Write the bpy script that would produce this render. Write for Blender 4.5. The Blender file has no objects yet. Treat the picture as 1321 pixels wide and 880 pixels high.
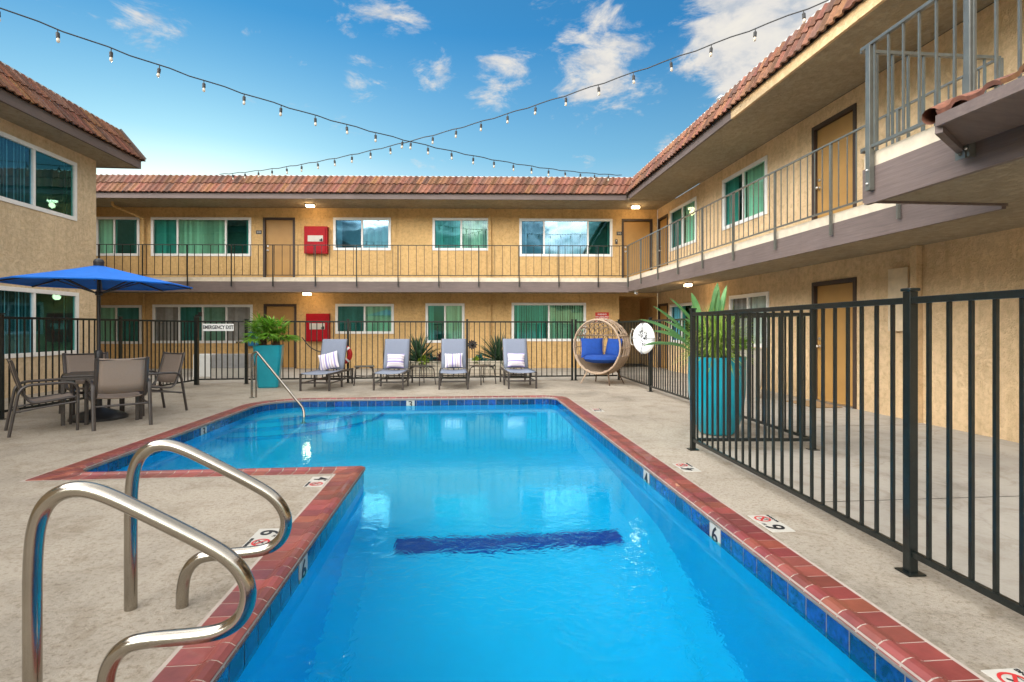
import bpy, bmesh, math, random
from mathutils import Vector, Matrix
R = math.radians; pi = math.pi
random.seed(7)
sc = bpy.context.scene
COL = sc.collection

# ------------------------------------------------------------------ materials
def rgb(c): return (c[0], c[1], c[2], 1.0)
def newmat(name):
    m = bpy.data.materials.new(name); m.use_nodes = True
    nt = m.node_tree; b = nt.nodes['Principled BSDF']
    return m, nt, b
def N(nt, t, **kw):
    n = nt.nodes.new(t)
    for k, v in kw.items():
        if k in n.inputs: n.inputs[k].default_value = v
        else: setattr(n, k, v)
    return n
def L(nt, a, b): nt.links.new(a, b)
def noise(nt, coord, scale, detail=4, rough=.6, dist=0, vec_scale=None):
    if vec_scale:
        mp = N(nt, 'ShaderNodeMapping'); mp.inputs['Scale'].default_value = vec_scale
        L(nt, coord, mp.inputs['Vector']); coord = mp.outputs['Vector']
    n = N(nt, 'ShaderNodeTexNoise'); n.inputs['Scale'].default_value = scale
    n.inputs['Detail'].default_value = detail; n.inputs['Roughness'].default_value = rough
    n.inputs['Distortion'].default_value = dist
    L(nt, coord, n.inputs['Vector']); return n.outputs['Fac']
def ramp(nt, fac, stops):
    r = N(nt, 'ShaderNodeValToRGB'); e = r.color_ramp.elements
    while len(e) < len(stops): e.new(.5)
    for el, (p, c) in zip(e, stops):
        el.position = p; el.color = rgb(c) if len(c) == 3 else c
    L(nt, fac, r.inputs['Fac']); return r.outputs['Color']
def bump(nt, h, strength, dist, b, prev=None):
    bp = N(nt, 'ShaderNodeBump'); bp.inputs['Strength'].default_value = strength
    bp.inputs['Distance'].default_value = dist
    L(nt, h, bp.inputs['Height'])
    if prev: L(nt, prev, bp.inputs['Normal'])
    if b: L(nt, bp.outputs['Normal'], b.inputs['Normal'])
    return bp.outputs['Normal']
def simple(name, col, rough=.5, metal=0, var=.12, scale=8, bs=0, bscale=60, spec=.5, coat=0, attr=None):
    """paint / plastic / metal with a little colour variation and fine bump"""
    m, nt, b = newmat(name)
    tc = N(nt, 'ShaderNodeTexCoord').outputs['Object']
    n = noise(nt, tc, scale)
    lo = tuple(max(0, c*(1-var)) for c in col); hi = tuple(min(1, c*(1+var)) for c in col)
    c = ramp(nt, n, [(.3, lo), (.7, hi)])
    if attr:
        a = N(nt, 'ShaderNodeAttribute', attribute_name=attr)
        mx = N(nt, 'ShaderNodeMixRGB', blend_type='MULTIPLY'); mx.inputs['Fac'].default_value = 1
        L(nt, c, mx.inputs['Color1']); L(nt, a.outputs['Color'], mx.inputs['Color2']); c = mx.outputs['Color']
    L(nt, c, b.inputs['Base Color'])
    b.inputs['Roughness'].default_value = rough; b.inputs['Metallic'].default_value = metal
    b.inputs['Specular IOR Level'].default_value = spec
    b.inputs['Coat Weight'].default_value = coat
    if bs: bump(nt, noise(nt, tc, bscale, 5), bs, .01, b)
    return m
M = {}
def stucco(name, col, bs=.55):
    m, nt, b = newmat(name)
    tc = N(nt, 'ShaderNodeTexCoord').outputs['Object']
    n1 = noise(nt, tc, .55, 5, .65); n2 = noise(nt, tc, 10, 7, .75, .2); n3 = noise(nt, tc, 45, 4, .7)
    lo = tuple(c*.84 for c in col); hi = tuple(min(1, c*1.12) for c in col)
    c1 = ramp(nt, n1, [(.3, lo), (.7, hi)])
    c2 = ramp(nt, n2, [(.34, (.74, .70, .64)), (.47, (.96, .96, .96)), (.56, (1.07, 1.07, 1.08)), (.7, (1.0, 1.0, 1.0))])
    mx = N(nt, 'ShaderNodeMixRGB', blend_type='MULTIPLY'); mx.inputs['Fac'].default_value = .8
    L(nt, c1, mx.inputs['Color1']); L(nt, c2, mx.inputs['Color2'])
    ns = noise(nt, tc, 1.0, 5, .7, 0, (5, 5, .35)); mz = N(nt, 'ShaderNodeMixRGB', blend_type='MULTIPLY'); mz.inputs['Fac'].default_value = .75
    L(nt, mx.outputs['Color'], mz.inputs['Color1']); L(nt, ramp(nt, ns, [(.30, (.80, .77, .72)), (.48, (1, 1, 1)), (.7, (1.04, 1.04, 1.04))]), mz.inputs['Color2'])
    L(nt, mz.outputs['Color'], b.inputs['Base Color'])
    b.inputs['Roughness'].default_value = .92; b.inputs['Specular IOR Level'].default_value = .2
    k = ramp(nt, n2, [(.42, (0, 0, 0)), (.56, (1, 1, 1))])
    p = bump(nt, k, bs, .022, None)
    bump(nt, n3, .6, .012, b, p)
    return m
WALL = (.69, .495, .285)
M['stucco'] = stucco('tan_stucco', WALL); M['stucco_warm_lit'] = stucco('warm_lit_tan_stucco', (.64, .415, .18)); M['stucco_cool_lit'] = stucco('cool_lit_tan_stucco', (.66, .51, .325))  # same paint on all wings; each copy has its light's warmth in the colour
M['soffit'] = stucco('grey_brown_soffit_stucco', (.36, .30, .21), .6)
M['curb'] = simple('cream_paint', (.62, .53, .40), .7, bs=.1)
def wood(name, col):
    m, nt, b = newmat(name)
    tc = N(nt, 'ShaderNodeTexCoord').outputs['Object']
    n = noise(nt, tc, 5, 6, .7, .5, (.4, 4, 9)); n2 = noise(nt, tc, .9, 4)
    c = ramp(nt, n, [(.3, tuple(x*.72 for x in col)), (.6, col), (.8, tuple(x*1.3 for x in col))])
    c2 = ramp(nt, n2, [(.3, (.8, .8, .8)), (.7, (1.1, 1.1, 1.1))])
    mx = N(nt, 'ShaderNodeMixRGB', blend_type='MULTIPLY'); mx.inputs['Fac'].default_value = 1
    L(nt, c, mx.inputs['Color1']); L(nt, c2, mx.inputs['Color2'])
    L(nt, mx.outputs['Color'], b.inputs['Base Color']); b.inputs['Roughness'].default_value = .65
    bump(nt, n, .4, .006, b); return m
M['fascia'] = wood('mauve_brown_painted_timber', (.16, .118, .104))
M['fascia_dark'] = wood('dark_brown_painted_timber', (.15, .105, .088))
M['tile'] = simple('clay_roof_tile', (.165, .060, .038), .85, var=.35, scale=14, bs=.3, bscale=70, attr='tint')
M['cap'] = simple('pale_roof_flashing', (.5, .52, .52), .5)
M['white_vinyl'] = simple('white_vinyl_frame', (.72, .71, .68), .4, var=.05)
M['door'] = simple('ochre_door_paint', (.37, .20, .055), .55, var=.1, scale=2, bs=.05)
M['doorframe'] = simple('dark_brown_door_frame', (.045, .028, .02), .6)
M['steel'] = simple('brushed_stainless_steel', (.36, .33, .285), .17, 1, .15, 3, bs=.04, bscale=120)
M['satin_metal'] = simple('satin_nickel', (.6, .58, .55), .35, 1)
M['room'] = simple('dim_room_interior', (.10, .13, .12), .9)
M['blind'] = simple('white_vertical_blind', (.72, .76, .68), .7, var=.05, attr='tint')
M['blind_grey'] = simple('grey_vertical_blind', (.40, .36, .36), .7, var=.15, attr='tint')
M['iron'] = simple('dark_bronze_fence_paint', (.007, .010, .009), .30, var=.4, scale=20, bs=.12, spec=.4, coat=.1)
M['iron_light'] = simple('pale_bronze_rail_paint', (.085, .085, .072), .28, var=.2, scale=12, spec=.7, coat=.4)
M['red'] = simple('red_cabinet_enamel', (.33, .002, .008), .5, var=.08, spec=.2)
M['redsign'] = simple('red_sign_enamel', (.55, .03, .015), .4)
M['white'] = simple('white_plastic', (.78, .78, .76), .45, var=.05)
M['offwhite'] = simple('offwhite_marker_tile', (.50, .475, .42), .4, var=.06)
M['black'] = simple('black_lettering', (.012, .012, .014), .5)
M['noredink'] = simple('red_lettering', (.5, .03, .03), .5)
M['teal'] = simple('teal_glazed_planter', (.0, .27, .35), .32, var=.12, scale=3, coat=.3)
M['frame_brown'] = simple('charcoal_brown_aluminium', (.055, .045, .04), .35, .2, spec=.7)
M['darkplastic'] = simple('black_plastic', (.02, .02, .022), .4)
M['blueplastic'] = simple('blue_plastic', (.01, .13, .28), .4)
M['greyplastic'] = simple('grey_enamel', (.30, .30, .30), .5)
M['beige'] = simple('beige_panel_paint', (.58, .46, .30), .6)
M['rope'] = simple('pale_rope', (.5, .45, .36), .9)
M['redrope'] = simple('red_ring_vinyl', (.5, .012, .012), .45)
M['copper_tint'] = simple('dark_wire_rubber', (.02, .02, .02), .6)
M['matbrown'] = simple('tan_doormat', (.30, .19, .09), 1, var=.3, scale=60)
def weave(name, c1, c2, sx, sz, rough=.8):
    m, nt, b = newmat(name)
    tc = N(nt, 'ShaderNodeTexCoord').outputs['Object']
    w = N(nt, 'ShaderNodeTexWave'); w.inputs['Scale'].default_value = sx
    w.inputs['Distortion'].default_value = 1.5; w.inputs['Detail'].default_value = 2
    L(nt, tc, w.inputs['Vector'])
    n = noise(nt, tc, sz, 3)
    ad = N(nt, 'ShaderNodeMath', operation='MULTIPLY'); L(nt, w.outputs['Fac'], ad.inputs[0]); L(nt, n, ad.inputs[1])
    L(nt, ramp(nt, ad.outputs[0], [(.1, c1), (.45, c2)]), b.inputs['Base Color'])
    b.inputs['Roughness'].default_value = rough
    bump(nt, ad.outputs[0], .3, .003, b); return m
M['sling_brown'] = weave('brown_sling_mesh', (.26, .20, .16), (.35, .28, .23), 60, 90)
M['sling_grey'] = weave('slate_grey_sling_mesh', (.175, .20, .265), (.25, .28, .35), 60, 90)
M['canvas'] = simple('bright_blue_canvas', (.004, .15, .62), .85, var=.08, scale=5)
M['cushion'] = simple('royal_blue_cushion', (.005, .05, .26), .9, var=.12, scale=12, bs=.2, bscale=150)
M['wicker'] = weave('tan_rattan', (.28, .19, .12), (.50, .37, .26), 80, 60, .6)
M['concrete_bed'] = None
def brickmat(name, c1, c2, mortar, w, h, ms=.008):
    m, nt, b = newmat(name)
    tc = N(nt, 'ShaderNodeTexCoord').outputs['Object']
    sp = N(nt, 'ShaderNodeSeparateXYZ'); L(nt, tc, sp.inputs[0])
    cb = N(nt, 'ShaderNodeCombineXYZ'); L(nt, sp.outputs['X'], cb.inputs['X']); L(nt, sp.outputs['Z'], cb.inputs['Y'])
    br = N(nt, 'ShaderNodeTexBrick'); L(nt, cb.outputs[0], br.inputs['Vector'])
    br.inputs['Scale'].default_value = 1; br.inputs['Brick Width'].default_value = w; br.inputs['Row Height'].default_value = h
    br.inputs['Mortar Size'].default_value = ms
    br.inputs['Color1'].default_value = rgb(c1); br.inputs['Color2'].default_value = rgb(c2); br.inputs['Mortar'].default_value = rgb(mortar)
    L(nt, br.outputs['Color'], b.inputs['Base Color']); b.inputs['Roughness'].default_value = .8
    bump(nt, br.outputs['Fac'], -.4, .006, b); return m
M['slump'] = brickmat('cream_slump_block', (.55, .47, .36), (.62, .55, .43), (.30, .25, .19), .40, .10)
def leafm(name, c1, c2, rough=.45):
    m, nt, b = newmat(name)
    tc = N(nt, 'ShaderNodeTexCoord').outputs['Object']
    c = ramp(nt, noise(nt, tc, 6, 3), [(.3, c1), (.7, c2)])
    a = N(nt, 'ShaderNodeAttribute', attribute_name='tint')
    mx = N(nt, 'ShaderNodeMixRGB', blend_type='MULTIPLY'); mx.inputs['Fac'].default_value = 1
    L(nt, c, mx.inputs['Color1']); L(nt, a.outputs['Color'], mx.inputs['Color2'])
    L(nt, mx.outputs['Color'], b.inputs['Base Color']); b.inputs['Roughness'].default_value = rough
    t = N(nt, 'ShaderNodeBsdfTranslucent'); L(nt, mx.outputs['Color'], t.inputs['Color'])
    ms = N(nt, 'ShaderNodeMixShader'); ms.inputs[0].default_value = .3
    L(nt, b.outputs[0], ms.inputs[1]); L(nt, t.outputs[0], ms.inputs[2])
    L(nt, ms.outputs[0], nt.nodes['Material Output'].inputs['Surface']); return m
M['palm'] = leafm('fan_palm_green', (.10, .27, .015), (.22, .42, .04))
M['bop'] = leafm('bird_of_paradise_green', (.07, .20, .06), (.16, .33, .11))
M['papyrus'] = leafm('feathery_green', (.20, .34, .04), (.38, .50, .10))
M['yucca'] = leafm('dark_blue_green_spikes', (.025, .06, .03), (.05, .11, .05))
M['lime'] = leafm('lime_succulent', (.20, .30, .02), (.35, .45, .05))
M['tealleaf'] = leafm('blue_teal_succulent', (.02, .16, .15), (.05, .27, .24))
M['maroon'] = leafm('maroon_succulent', (.06, .02, .025), (.20, .09, .08))
M['bark'] = simple('fibrous_brown_bark', (.10, .06, .035), 1, var=.5, scale=30, bs=.6)
M['soil'] = simple('dark_soil', (.035, .024, .018), 1, var=.5, scale=40, bs=.5)
# glass
def glassm(name, tint, gcol, gl, rough=.02):
    m, nt, b = newmat(name); nt.nodes.remove(b)
    t = N(nt, 'ShaderNodeBsdfTransparent'); t.inputs['Color'].default_value = rgb(tint)
    g = N(nt, 'ShaderNodeBsdfGlossy'); g.inputs['Color'].default_value = rgb(gcol); g.inputs['Roughness'].default_value = rough
    tc = N(nt, 'ShaderNodeTexCoord').outputs['Object']
    bp = bump(nt, noise(nt, tc, .9, 2), .12, .02, None); L(nt, bp, g.inputs['Normal'])
    ms = N(nt, 'ShaderNodeMixShader'); ms.inputs[0].default_value = gl
    L(nt, t.outputs[0], ms.inputs[1]); L(nt, g.outputs[0], ms.inputs[2])
    L(nt, ms.outputs[0], nt.nodes['Material Output'].inputs['Surface']); return m
M['g_green'] = glassm('green_tinted_glass', (.52, .86, .72), (.7, 1, .95), .12)
M['g_dark'] = glassm('dark_teal_screened_glass', (.22, .62, .57), (.3, .8, .9), .12)
M['g_sky'] = glassm('reflective_blue_glass', (.30, .68, .78), (.50, .78, .95), .42)
M['g_clear'] = glassm('clear_glass', (.85, .9, .88), (1, 1, 1), .12)
M['g_blue'] = glassm('blue_screened_glass', (.42, .80, .96), (.3, .65, .9), .14)
def emit(name, col, s):
    m, nt, b = newmat(name)
    b.inputs['Base Color'].default_value = rgb(col); b.inputs['Emission Color'].default_value = rgb(col)
    b.inputs['Emission Strength'].default_value = s; b.inputs['Roughness'].default_value = .3
    return m
M['lamp'] = emit('lit_lamp_glass', (1, .72, .40), 9)
M['bulb'] = emit('lit_bulb_glass', (.42, .36, .28), .16)
# striped pillow
def stripes(name, axis):
    m, nt, b = newmat(name)
    tc = N(nt, 'ShaderNodeTexCoord').outputs['Object']
    sp = N(nt, 'ShaderNodeSeparateXYZ'); L(nt, tc, sp.inputs[0])
    mu = N(nt, 'ShaderNodeMath', operation='MULTIPLY_ADD'); mu.inputs[1].default_value = 2.35; mu.inputs[2].default_value = .5
    L(nt, sp.outputs[axis], mu.inputs[0])
    W = (.80, .74, .76); P = (.36, .30, .58); Q = (.62, .48, .55)
    st = [(0, W), (.10, P), (.16, W), (.27, Q), (.31, W), (.38, P), (.47, W), (.56, P), (.60, W), (.69, Q), (.74, W), (.83, P), (.90, W)]
    r = N(nt, 'ShaderNodeValToRGB'); r.color_ramp.interpolation = 'CONSTANT'; e = r.color_ramp.elements
    while len(e) < len(st): e.new(.5)
    for el, (p, c) in zip(e, st): el.position = p; el.color = rgb(c)
    L(nt, mu.outputs[0], r.inputs['Fac']); L(nt, r.outputs['Color'], b.inputs['Base Color'])
    b.inputs['Roughness'].default_value = .9; bump(nt, noise(nt, tc, 90), .15, .004, b); return m
M['stripe_v'] = stripes('lilac_stripe_fabric_upright', 'X'); M['stripe_h'] = stripes('lilac_stripe_fabric_level', 'Z')
# ground
def deckmat(name, base, rough_patch, cracks=True):
    m, nt, b = newmat(name)
    tc = N(nt, 'ShaderNodeTexCoord').outputs['Object']
    n1 = noise(nt, tc, .6, 6, .6, .4); n2 = noise(nt, tc, 3.2, 6, .75, .6); n3 = noise(nt, tc, 55, 3, .7); n4 = noise(nt, tc, 34, 6, .8, .15)
    c1 = ramp(nt, n1, [(.30, tuple(x*.70 for x in base)), (.48, base), (.72, tuple(x*1.18 for x in base))])
    c2 = ramp(nt, n2, [(.32, (.68, .63, .56)), (.50, (1, 1, 1)), (.7, (1.08, 1.08, 1.08))])
    mx = N(nt, 'ShaderNodeMixRGB', blend_type='MULTIPLY'); mx.inputs['Fac'].default_value = .75
    L(nt, c1, mx.inputs['Color1']); L(nt, c2, mx.inputs['Color2'])
    c3 = ramp(nt, n4, [(.38, (.62, .58, .52)), (.5, (1, 1, 1))])
    mx2 = N(nt, 'ShaderNodeMixRGB', blend_type='MULTIPLY'); mx2.inputs['Fac'].default_value = rough_patch
    L(nt, mx.outputs['Color'], mx2.inputs['Color1']); L(nt, c3, mx2.inputs['Color2'])
    col = mx2.outputs['Color']
    if cracks:
        nz = N(nt, 'ShaderNodeTexNoise'); nz.inputs['Scale'].default_value = 1.6; nz.inputs['Detail'].default_value = 5; L(nt, tc, nz.inputs['Vector'])
        va = N(nt, 'ShaderNodeVectorMath', operation='ADD'); L(nt, tc, va.inputs[0])
        vs = N(nt, 'ShaderNodeVectorMath', operation='SCALE'); vs.inputs['Scale'].default_value = .5; L(nt, nz.outputs['Color'], vs.inputs[0]); L(nt, vs.outputs[0], va.inputs[1])
        v = N(nt, 'ShaderNodeTexVoronoi', feature='DISTANCE_TO_EDGE'); v.inputs['Scale'].default_value = .27; L(nt, va.outputs[0], v.inputs['Vector'])
        cr = ramp(nt, v.outputs['Distance'], [(0, (.62, .6, .57)), (.0035, (1, 1, 1))])
        mx3 = N(nt, 'ShaderNodeMixRGB', blend_type='MULTIPLY'); mx3.inputs['Fac'].default_value = .4
        L(nt, col, mx3.inputs['Color1']); L(nt, cr, mx3.inputs['Color2']); col = mx3.outputs['Color']
    L(nt, col, b.inputs['Base Color']); b.inputs['Roughness'].default_value = .8; b.inputs['Specular IOR Level'].default_value = .3
    p = bump(nt, n4, .9 if rough_patch > .3 else .12, .012, None)
    bump(nt, n3, .35, .004, b, p); return m
M['deck'] = deckmat('sprayed_concrete_deck', (.385, .335, .27), .85)
M['walk'] = deckmat('smooth_grey_concrete', (.37, .335, .285), .15)
# pool
M['plaster'] = simple('blue_pool_plaster', (.0, .47, .84), .6, var=.05, scale=1.2)
M['poolstripe'] = simple('cobalt_stripe_tile', (.0, .035, .30), .4)
M['stepline'] = simple('faded_blue_step_tile', (.0, .22, .55), .5)
M['grout'] = simple('pale_grout', (.40, .335, .285), .9)
M['cop'] = simple('red_clay_coping_brick', (.225, .050, .040), .42, var=.16, scale=9, bs=.15, bscale=30, attr='tint', coat=.15)
M['wtile'] = simple('cobalt_waterline_tile', (.008, .040, .17), .14, var=.6, scale=30, attr='tint', coat=.6)
def watermat():
    m, nt, b = newmat('pool_water'); nt.nodes.remove(b)
    g = N(nt, 'ShaderNodeBsdfGlass'); g.inputs['Color'].default_value = (.5, 1, .97, 1); g.inputs['IOR'].default_value = 1.33; g.inputs['Roughness'].default_value = 0
    tc = N(nt, 'ShaderNodeTexCoord').outputs['Object']
    def spot(x, y, r):
        d = N(nt, 'ShaderNodeVectorMath', operation='DISTANCE'); L(nt, tc, d.inputs[0]); d.inputs[1].default_value = (x, y, 0)
        mr = N(nt, 'ShaderNodeMapRange'); mr.interpolation_type = 'SMOOTHSTEP'
        mr.inputs['From Min'].default_value = r; mr.inputs['From Max'].default_value = 0; mr.inputs['To Min'].default_value = 0; mr.inputs['To Max'].default_value = 1
        L(nt, d.outputs['Value'], mr.inputs['Value']); return mr.outputs[0]
    a = N(nt, 'ShaderNodeMath', operation='MAXIMUM'); L(nt, spot(.35, 3.15, 1.5), a.inputs[0]); L(nt, spot(-.55, 2.3, .6), a.inputs[1])
    a2 = N(nt, 'ShaderNodeMath', operation='MAXIMUM'); L(nt, a.outputs[0], a2.inputs[0]); L(nt, spot(1.1, 2.6, .9), a2.inputs[1])
    st = N(nt, 'ShaderNodeMath', operation='MULTIPLY_ADD'); L(nt, a2.outputs[0], st.inputs[0]); st.inputs[1].default_value = .95; st.inputs[2].default_value = .11
    n1 = noise(nt, tc, 9, 3, .6, 1.0); n2 = noise(nt, tc, 1.6, 3, .5, .3)
    h = N(nt, 'ShaderNodeMath', operation='MULTIPLY'); L(nt, n1, h.inputs[0]); L(nt, st.outputs[0], h.inputs[1])
    bp = N(nt, 'ShaderNodeBump'); bp.inputs['Strength'].default_value = .24; bp.inputs['Distance'].default_value = .035; L(nt, h.outputs[0], bp.inputs['Height'])
    bp2 = N(nt, 'ShaderNodeBump'); bp2.inputs['Strength'].default_value = .05; bp2.inputs['Distance'].default_value = .05; L(nt, n2, bp2.inputs['Height']); L(nt, bp.outputs[0], bp2.inputs['Normal'])
    L(nt, bp2.outputs[0], g.inputs['Normal'])
    L(nt, g.outputs[0], nt.nodes['Material Output'].inputs['Surface']); return m
M['water'] = watermat()

# ------------------------------------------------------------------ mesh building
def rot2(a, x, y): return (x*math.cos(a)-y*math.sin(a), x*math.sin(a)+y*math.cos(a))
class MB:
    def __init__(s): s.v = []; s.f = []; s.mi = []; s.col = []; s.hascol = False
    def face(s, idx, mi=0, col=None):
        s.f.append(tuple(idx)); s.mi.append(mi); s.col.append(col)
        if col is not None: s.hascol = True
    def quad(s, a, b, c, d, mi=0, col=None):
        n = len(s.v); s.v += [tuple(a), tuple(b), tuple(c), tuple(d)]; s.face((n, n+1, n+2, n+3), mi, col); return s
    def box(s, x0, x1, y0, y1, z0, z1, mi=0, col=None, T=None):
        n = len(s.v); P = [(x0, y0, z0), (x1, y0, z0), (x1, y1, z0), (x0, y1, z0), (x0, y0, z1), (x1, y0, z1), (x1, y1, z1), (x0, y1, z1)]
        if T: P = [tuple(T @ Vector(p)) for p in P]
        s.v += P
        for q in ((0, 3, 2, 1), (4, 5, 6, 7), (0, 1, 5, 4), (1, 2, 6, 5), (2, 3, 7, 6), (3, 0, 4, 7)): s.face([n+i for i in q], mi, col)
        return s
    def bar(s, p, q, w, h, mi=0, up=(0, 0, 1)):
        p = Vector(p); q = Vector(q); d = (q-p).normalized(); up = Vector(up)
        if abs(d.dot(up)) > .98: up = Vector((0, 1, 0))
        sd = d.cross(up).normalized(); u = sd.cross(d).normalized(); n = len(s.v)
        for e in (p, q):
            for a, b in ((-1, -1), (1, -1), (1, 1), (-1, 1)): s.v.append(tuple(e+sd*a*w/2+u*b*h/2))
        for k in ((0, 3, 2, 1), (4, 5, 6, 7), (0, 1, 5, 4), (1, 2, 6, 5), (2, 3, 7, 6), (3, 0, 4, 7)): s.face([n+i for i in k], mi)
        return s
    def tube(s, pts, r, seg=10, mi=0, closed=False, col=None, cap=True, flat=1.0):
        pts = [Vector(p) for p in pts]; m = len(pts); rr = r if isinstance(r, (list, tuple)) else [r]*m
        n0 = len(s.v); prev = None
        for i, p in enumerate(pts):
            if closed: d = (pts[(i+1) % m]-pts[i-1]).normalized()
            else: d = (pts[min(i+1, m-1)]-pts[max(i-1, 0)]).normalized()
            if prev is None:
                a = Vector((0, 0, 1)) if abs(d.z) < .9 else Vector((0, 1, 0)); prev = (a-d*a.dot(d)).normalized()
            else:
                prev = prev-d*prev.dot(d)
                prev = prev.normalized() if prev.length > 1e-6 else d.orthogonal().normalized()
            b = d.cross(prev)
            for k in range(seg):
                t = 2*pi*k/seg; s.v.append(tuple(p+prev*math.cos(t)*rr[i]+b*math.sin(t)*rr[i]*flat))
        for i in range(m if closed else m-1):
            for k in range(seg):
                a0 = n0+i*seg+k; a1 = n0+i*seg+(k+1) % seg; j = (i+1) % m
                s.face((a0, a1, n0+j*seg+(k+1) % seg, n0+j*seg+k), mi, col)
        if cap and not closed:
            s.face([n0+k for k in range(seg)][::-1], mi, col); s.face([n0+(m-1)*seg+k for k in range(seg)], mi, col)
        return s
    def lathe(s, prof, seg=24, c=(0, 0, 0), mi=0, sq=None, cap=True):
        n0 = len(s.v)
        for r, z in prof:
            for k in range(seg):
                t = 2*pi*(k+.5)/seg; x, y = math.cos(t), math.sin(t)
                if sq: q = (abs(x)**sq+abs(y)**sq)**(1/sq); x, y = x/q, y/q
                s.v.append((c[0]+r*x, c[1]+r*y, c[2]+z))
        for i in range(len(prof)-1):
            for k in range(seg):
                s.face((n0+i*seg+k, n0+i*seg+(k+1) % seg, n0+(i+1)*seg+(k+1) % seg, n0+(i+1)*seg+k), mi)
        if cap:
            s.face([n0+k for k in range(seg)][::-1], mi); s.face([n0+(len(prof)-1)*seg+k for k in range(seg)], mi)
        return s
    def sphere(s, c, r, seg=12, rings=8, mi=0, sc3=(1, 1, 1)):
        prof = []
        n0 = len(s.v)
        for i in range(rings+1):
            a = -pi/2+pi*i/rings
            for k in range(seg):
                t = 2*pi*k/seg; rr = max(math.cos(a), 1e-3)
                s.v.append((c[0]+r*sc3[0]*rr*math.cos(t), c[1]+r*sc3[1]*rr*math.sin(t), c[2]+r*sc3[2]*math.sin(a)))
        for i in range(rings):
            for k in range(seg): s.face((n0+i*seg+k, n0+i*seg+(k+1) % seg, n0+(i+1)*seg+(k+1) % seg, n0+(i+1)*seg+k), mi)
        return s
    def xform(s, T):
        s.v = [tuple(T @ Vector(p)) for p in s.v]; return s
    def build(s, name, mats, parent=None, smooth=False, bevel=0, loc=None, world=False, rot=None, fixn=True):
        if not isinstance(mats, (list, tuple)): mats = [mats]
        me = bpy.data.meshes.new(name)
        vs = s.v
        if world and parent is not None:
            T = wmat(parent).inverted(); vs = [tuple(T @ Vector(p)) for p in vs]
        me.from_pydata(vs, [], s.f)
        for m in mats: me.materials.append(m)
        me.polygons.foreach_set('material_index', s.mi)
        if s.hascol:
            a = me.color_attributes.new('tint', 'FLOAT_COLOR', 'CORNER')
            k = 0
            for fi, f in enumerate(s.f):
                c = s.col[fi] if s.col[fi] is not None else (1, 1, 1)
                for _ in f: a.data[k].color = (c[0], c[1], c[2], 1); k += 1
        if fixn:
            bm = bmesh.new(); bm.from_mesh(me); bmesh.ops.recalc_face_normals(bm, faces=bm.faces); bm.to_mesh(me); bm.free()
        if smooth:
            me.shade_smooth(); me.set_sharp_from_angle(angle=R(smooth if smooth is not True else 40))
        o = bpy.data.objects.new(name, me); COL.objects.link(o)
        if parent is not None: o.parent = parent
        if loc: o.location = loc
        if rot: o.rotation_euler = rot
        if bevel:
            b = o.modifiers.new('bevel', 'BEVEL'); b.width = bevel; b.segments = 2; b.limit_method = 'ANGLE'; b.harden_normals = False
        return o
def wmat(o):
    m = Matrix.LocRotScale(o.location, o.rotation_euler, o.scale)
    return (wmat(o.parent) @ m) if o.parent else m
def thing(name, label, cat, loc=(0, 0, 0), rz=0, group=None):
    o = bpy.data.objects.new(name, None); COL.objects.link(o); o.empty_display_size = .1
    o.location = loc; o.rotation_euler = (0, 0, rz); return tag(o, label, cat, group)
def tag(o, label=None, cat=None, group=None, kind=None):
    if label: o['label'] = label
    if cat: o['category'] = cat
    if group: o['group'] = group
    if kind: o['kind'] = kind
    return o
def copy_tree(o, parent=None):
    c = o.copy(); COL.objects.link(c); c.parent = parent
    for ch in list(o.children): copy_tree(ch, c)
    return c
def dup(root, loc, rz, label):
    c = copy_tree(root); c.location = loc; c.rotation_euler = (0, 0, rz); c['label'] = label; return c
def rnd(pts, r, n=6):
    """round the corners of a polyline"""
    pts = [Vector(p) for p in pts]; out = [pts[0]]
    rs = r if isinstance(r, (list, tuple)) else [r]*(len(pts)-2)
    for i in range(1, len(pts)-1):
        a, b, c = pts[i-1], pts[i], pts[i+1]; rr = min(rs[i-1], (a-b).length*.49, (c-b).length*.49)
        p0 = b+(a-b).normalized()*rr; p1 = b+(c-b).normalized()*rr
        for k in range(n+1):
            t = k/n; out.append(p0*(1-t)**2+b*2*t*(1-t)+p1*t*t)
    out.append(pts[-1]); return out
def txt(body, size, mat, parent, T, name='lettering', off=0.0, xs=1):
    cu = bpy.data.curves.new(name, 'FONT'); cu.body = body; cu.size = size; cu.align_x = 'CENTER'; cu.align_y = 'CENTER'
    cu.offset = off; cu.extrude = .001
    tmp = bpy.data.objects.new(name, cu); COL.objects.link(tmp)
    dg = bpy.context.evaluated_depsgraph_get(); me = bpy.data.meshes.new_from_object(tmp.evaluated_get(dg))
    bpy.data.objects.remove(tmp); me.name = name
    me.transform(T @ Matrix.Diagonal((xs, 1, 1, 1))); me.materials.clear(); me.materials.append(mat)
    o = bpy.data.objects.new(name, me); COL.objects.link(o); o.parent = parent; return o

# ------------------------------------------------------------------ pool
WZ = -.135
def arc(c, r, a0, a1, n=6): return [(c[0]+r*math.cos(a0+(a1-a0)*k/n), c[1]+r*math.sin(a0+(a1-a0)*k/n)) for k in range(n+1)]
PR, PB, PL, PM, PX1, PN = 1.76, 10.36, -3.66, 5.27, -.98, .9     # right, back, left, middle (peninsula edge), tongue wall, near end
poly = [(PR, PN)] + arc((PR-.25, PB-.25), .25, 0, pi/2) + arc((PL+.75, PB-.75), .75, pi/2, pi, 8) + arc((PL+.25, PM+.25), .25, pi, 1.5*pi) + [(PX1, PM), (PX1, PN)]
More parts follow.
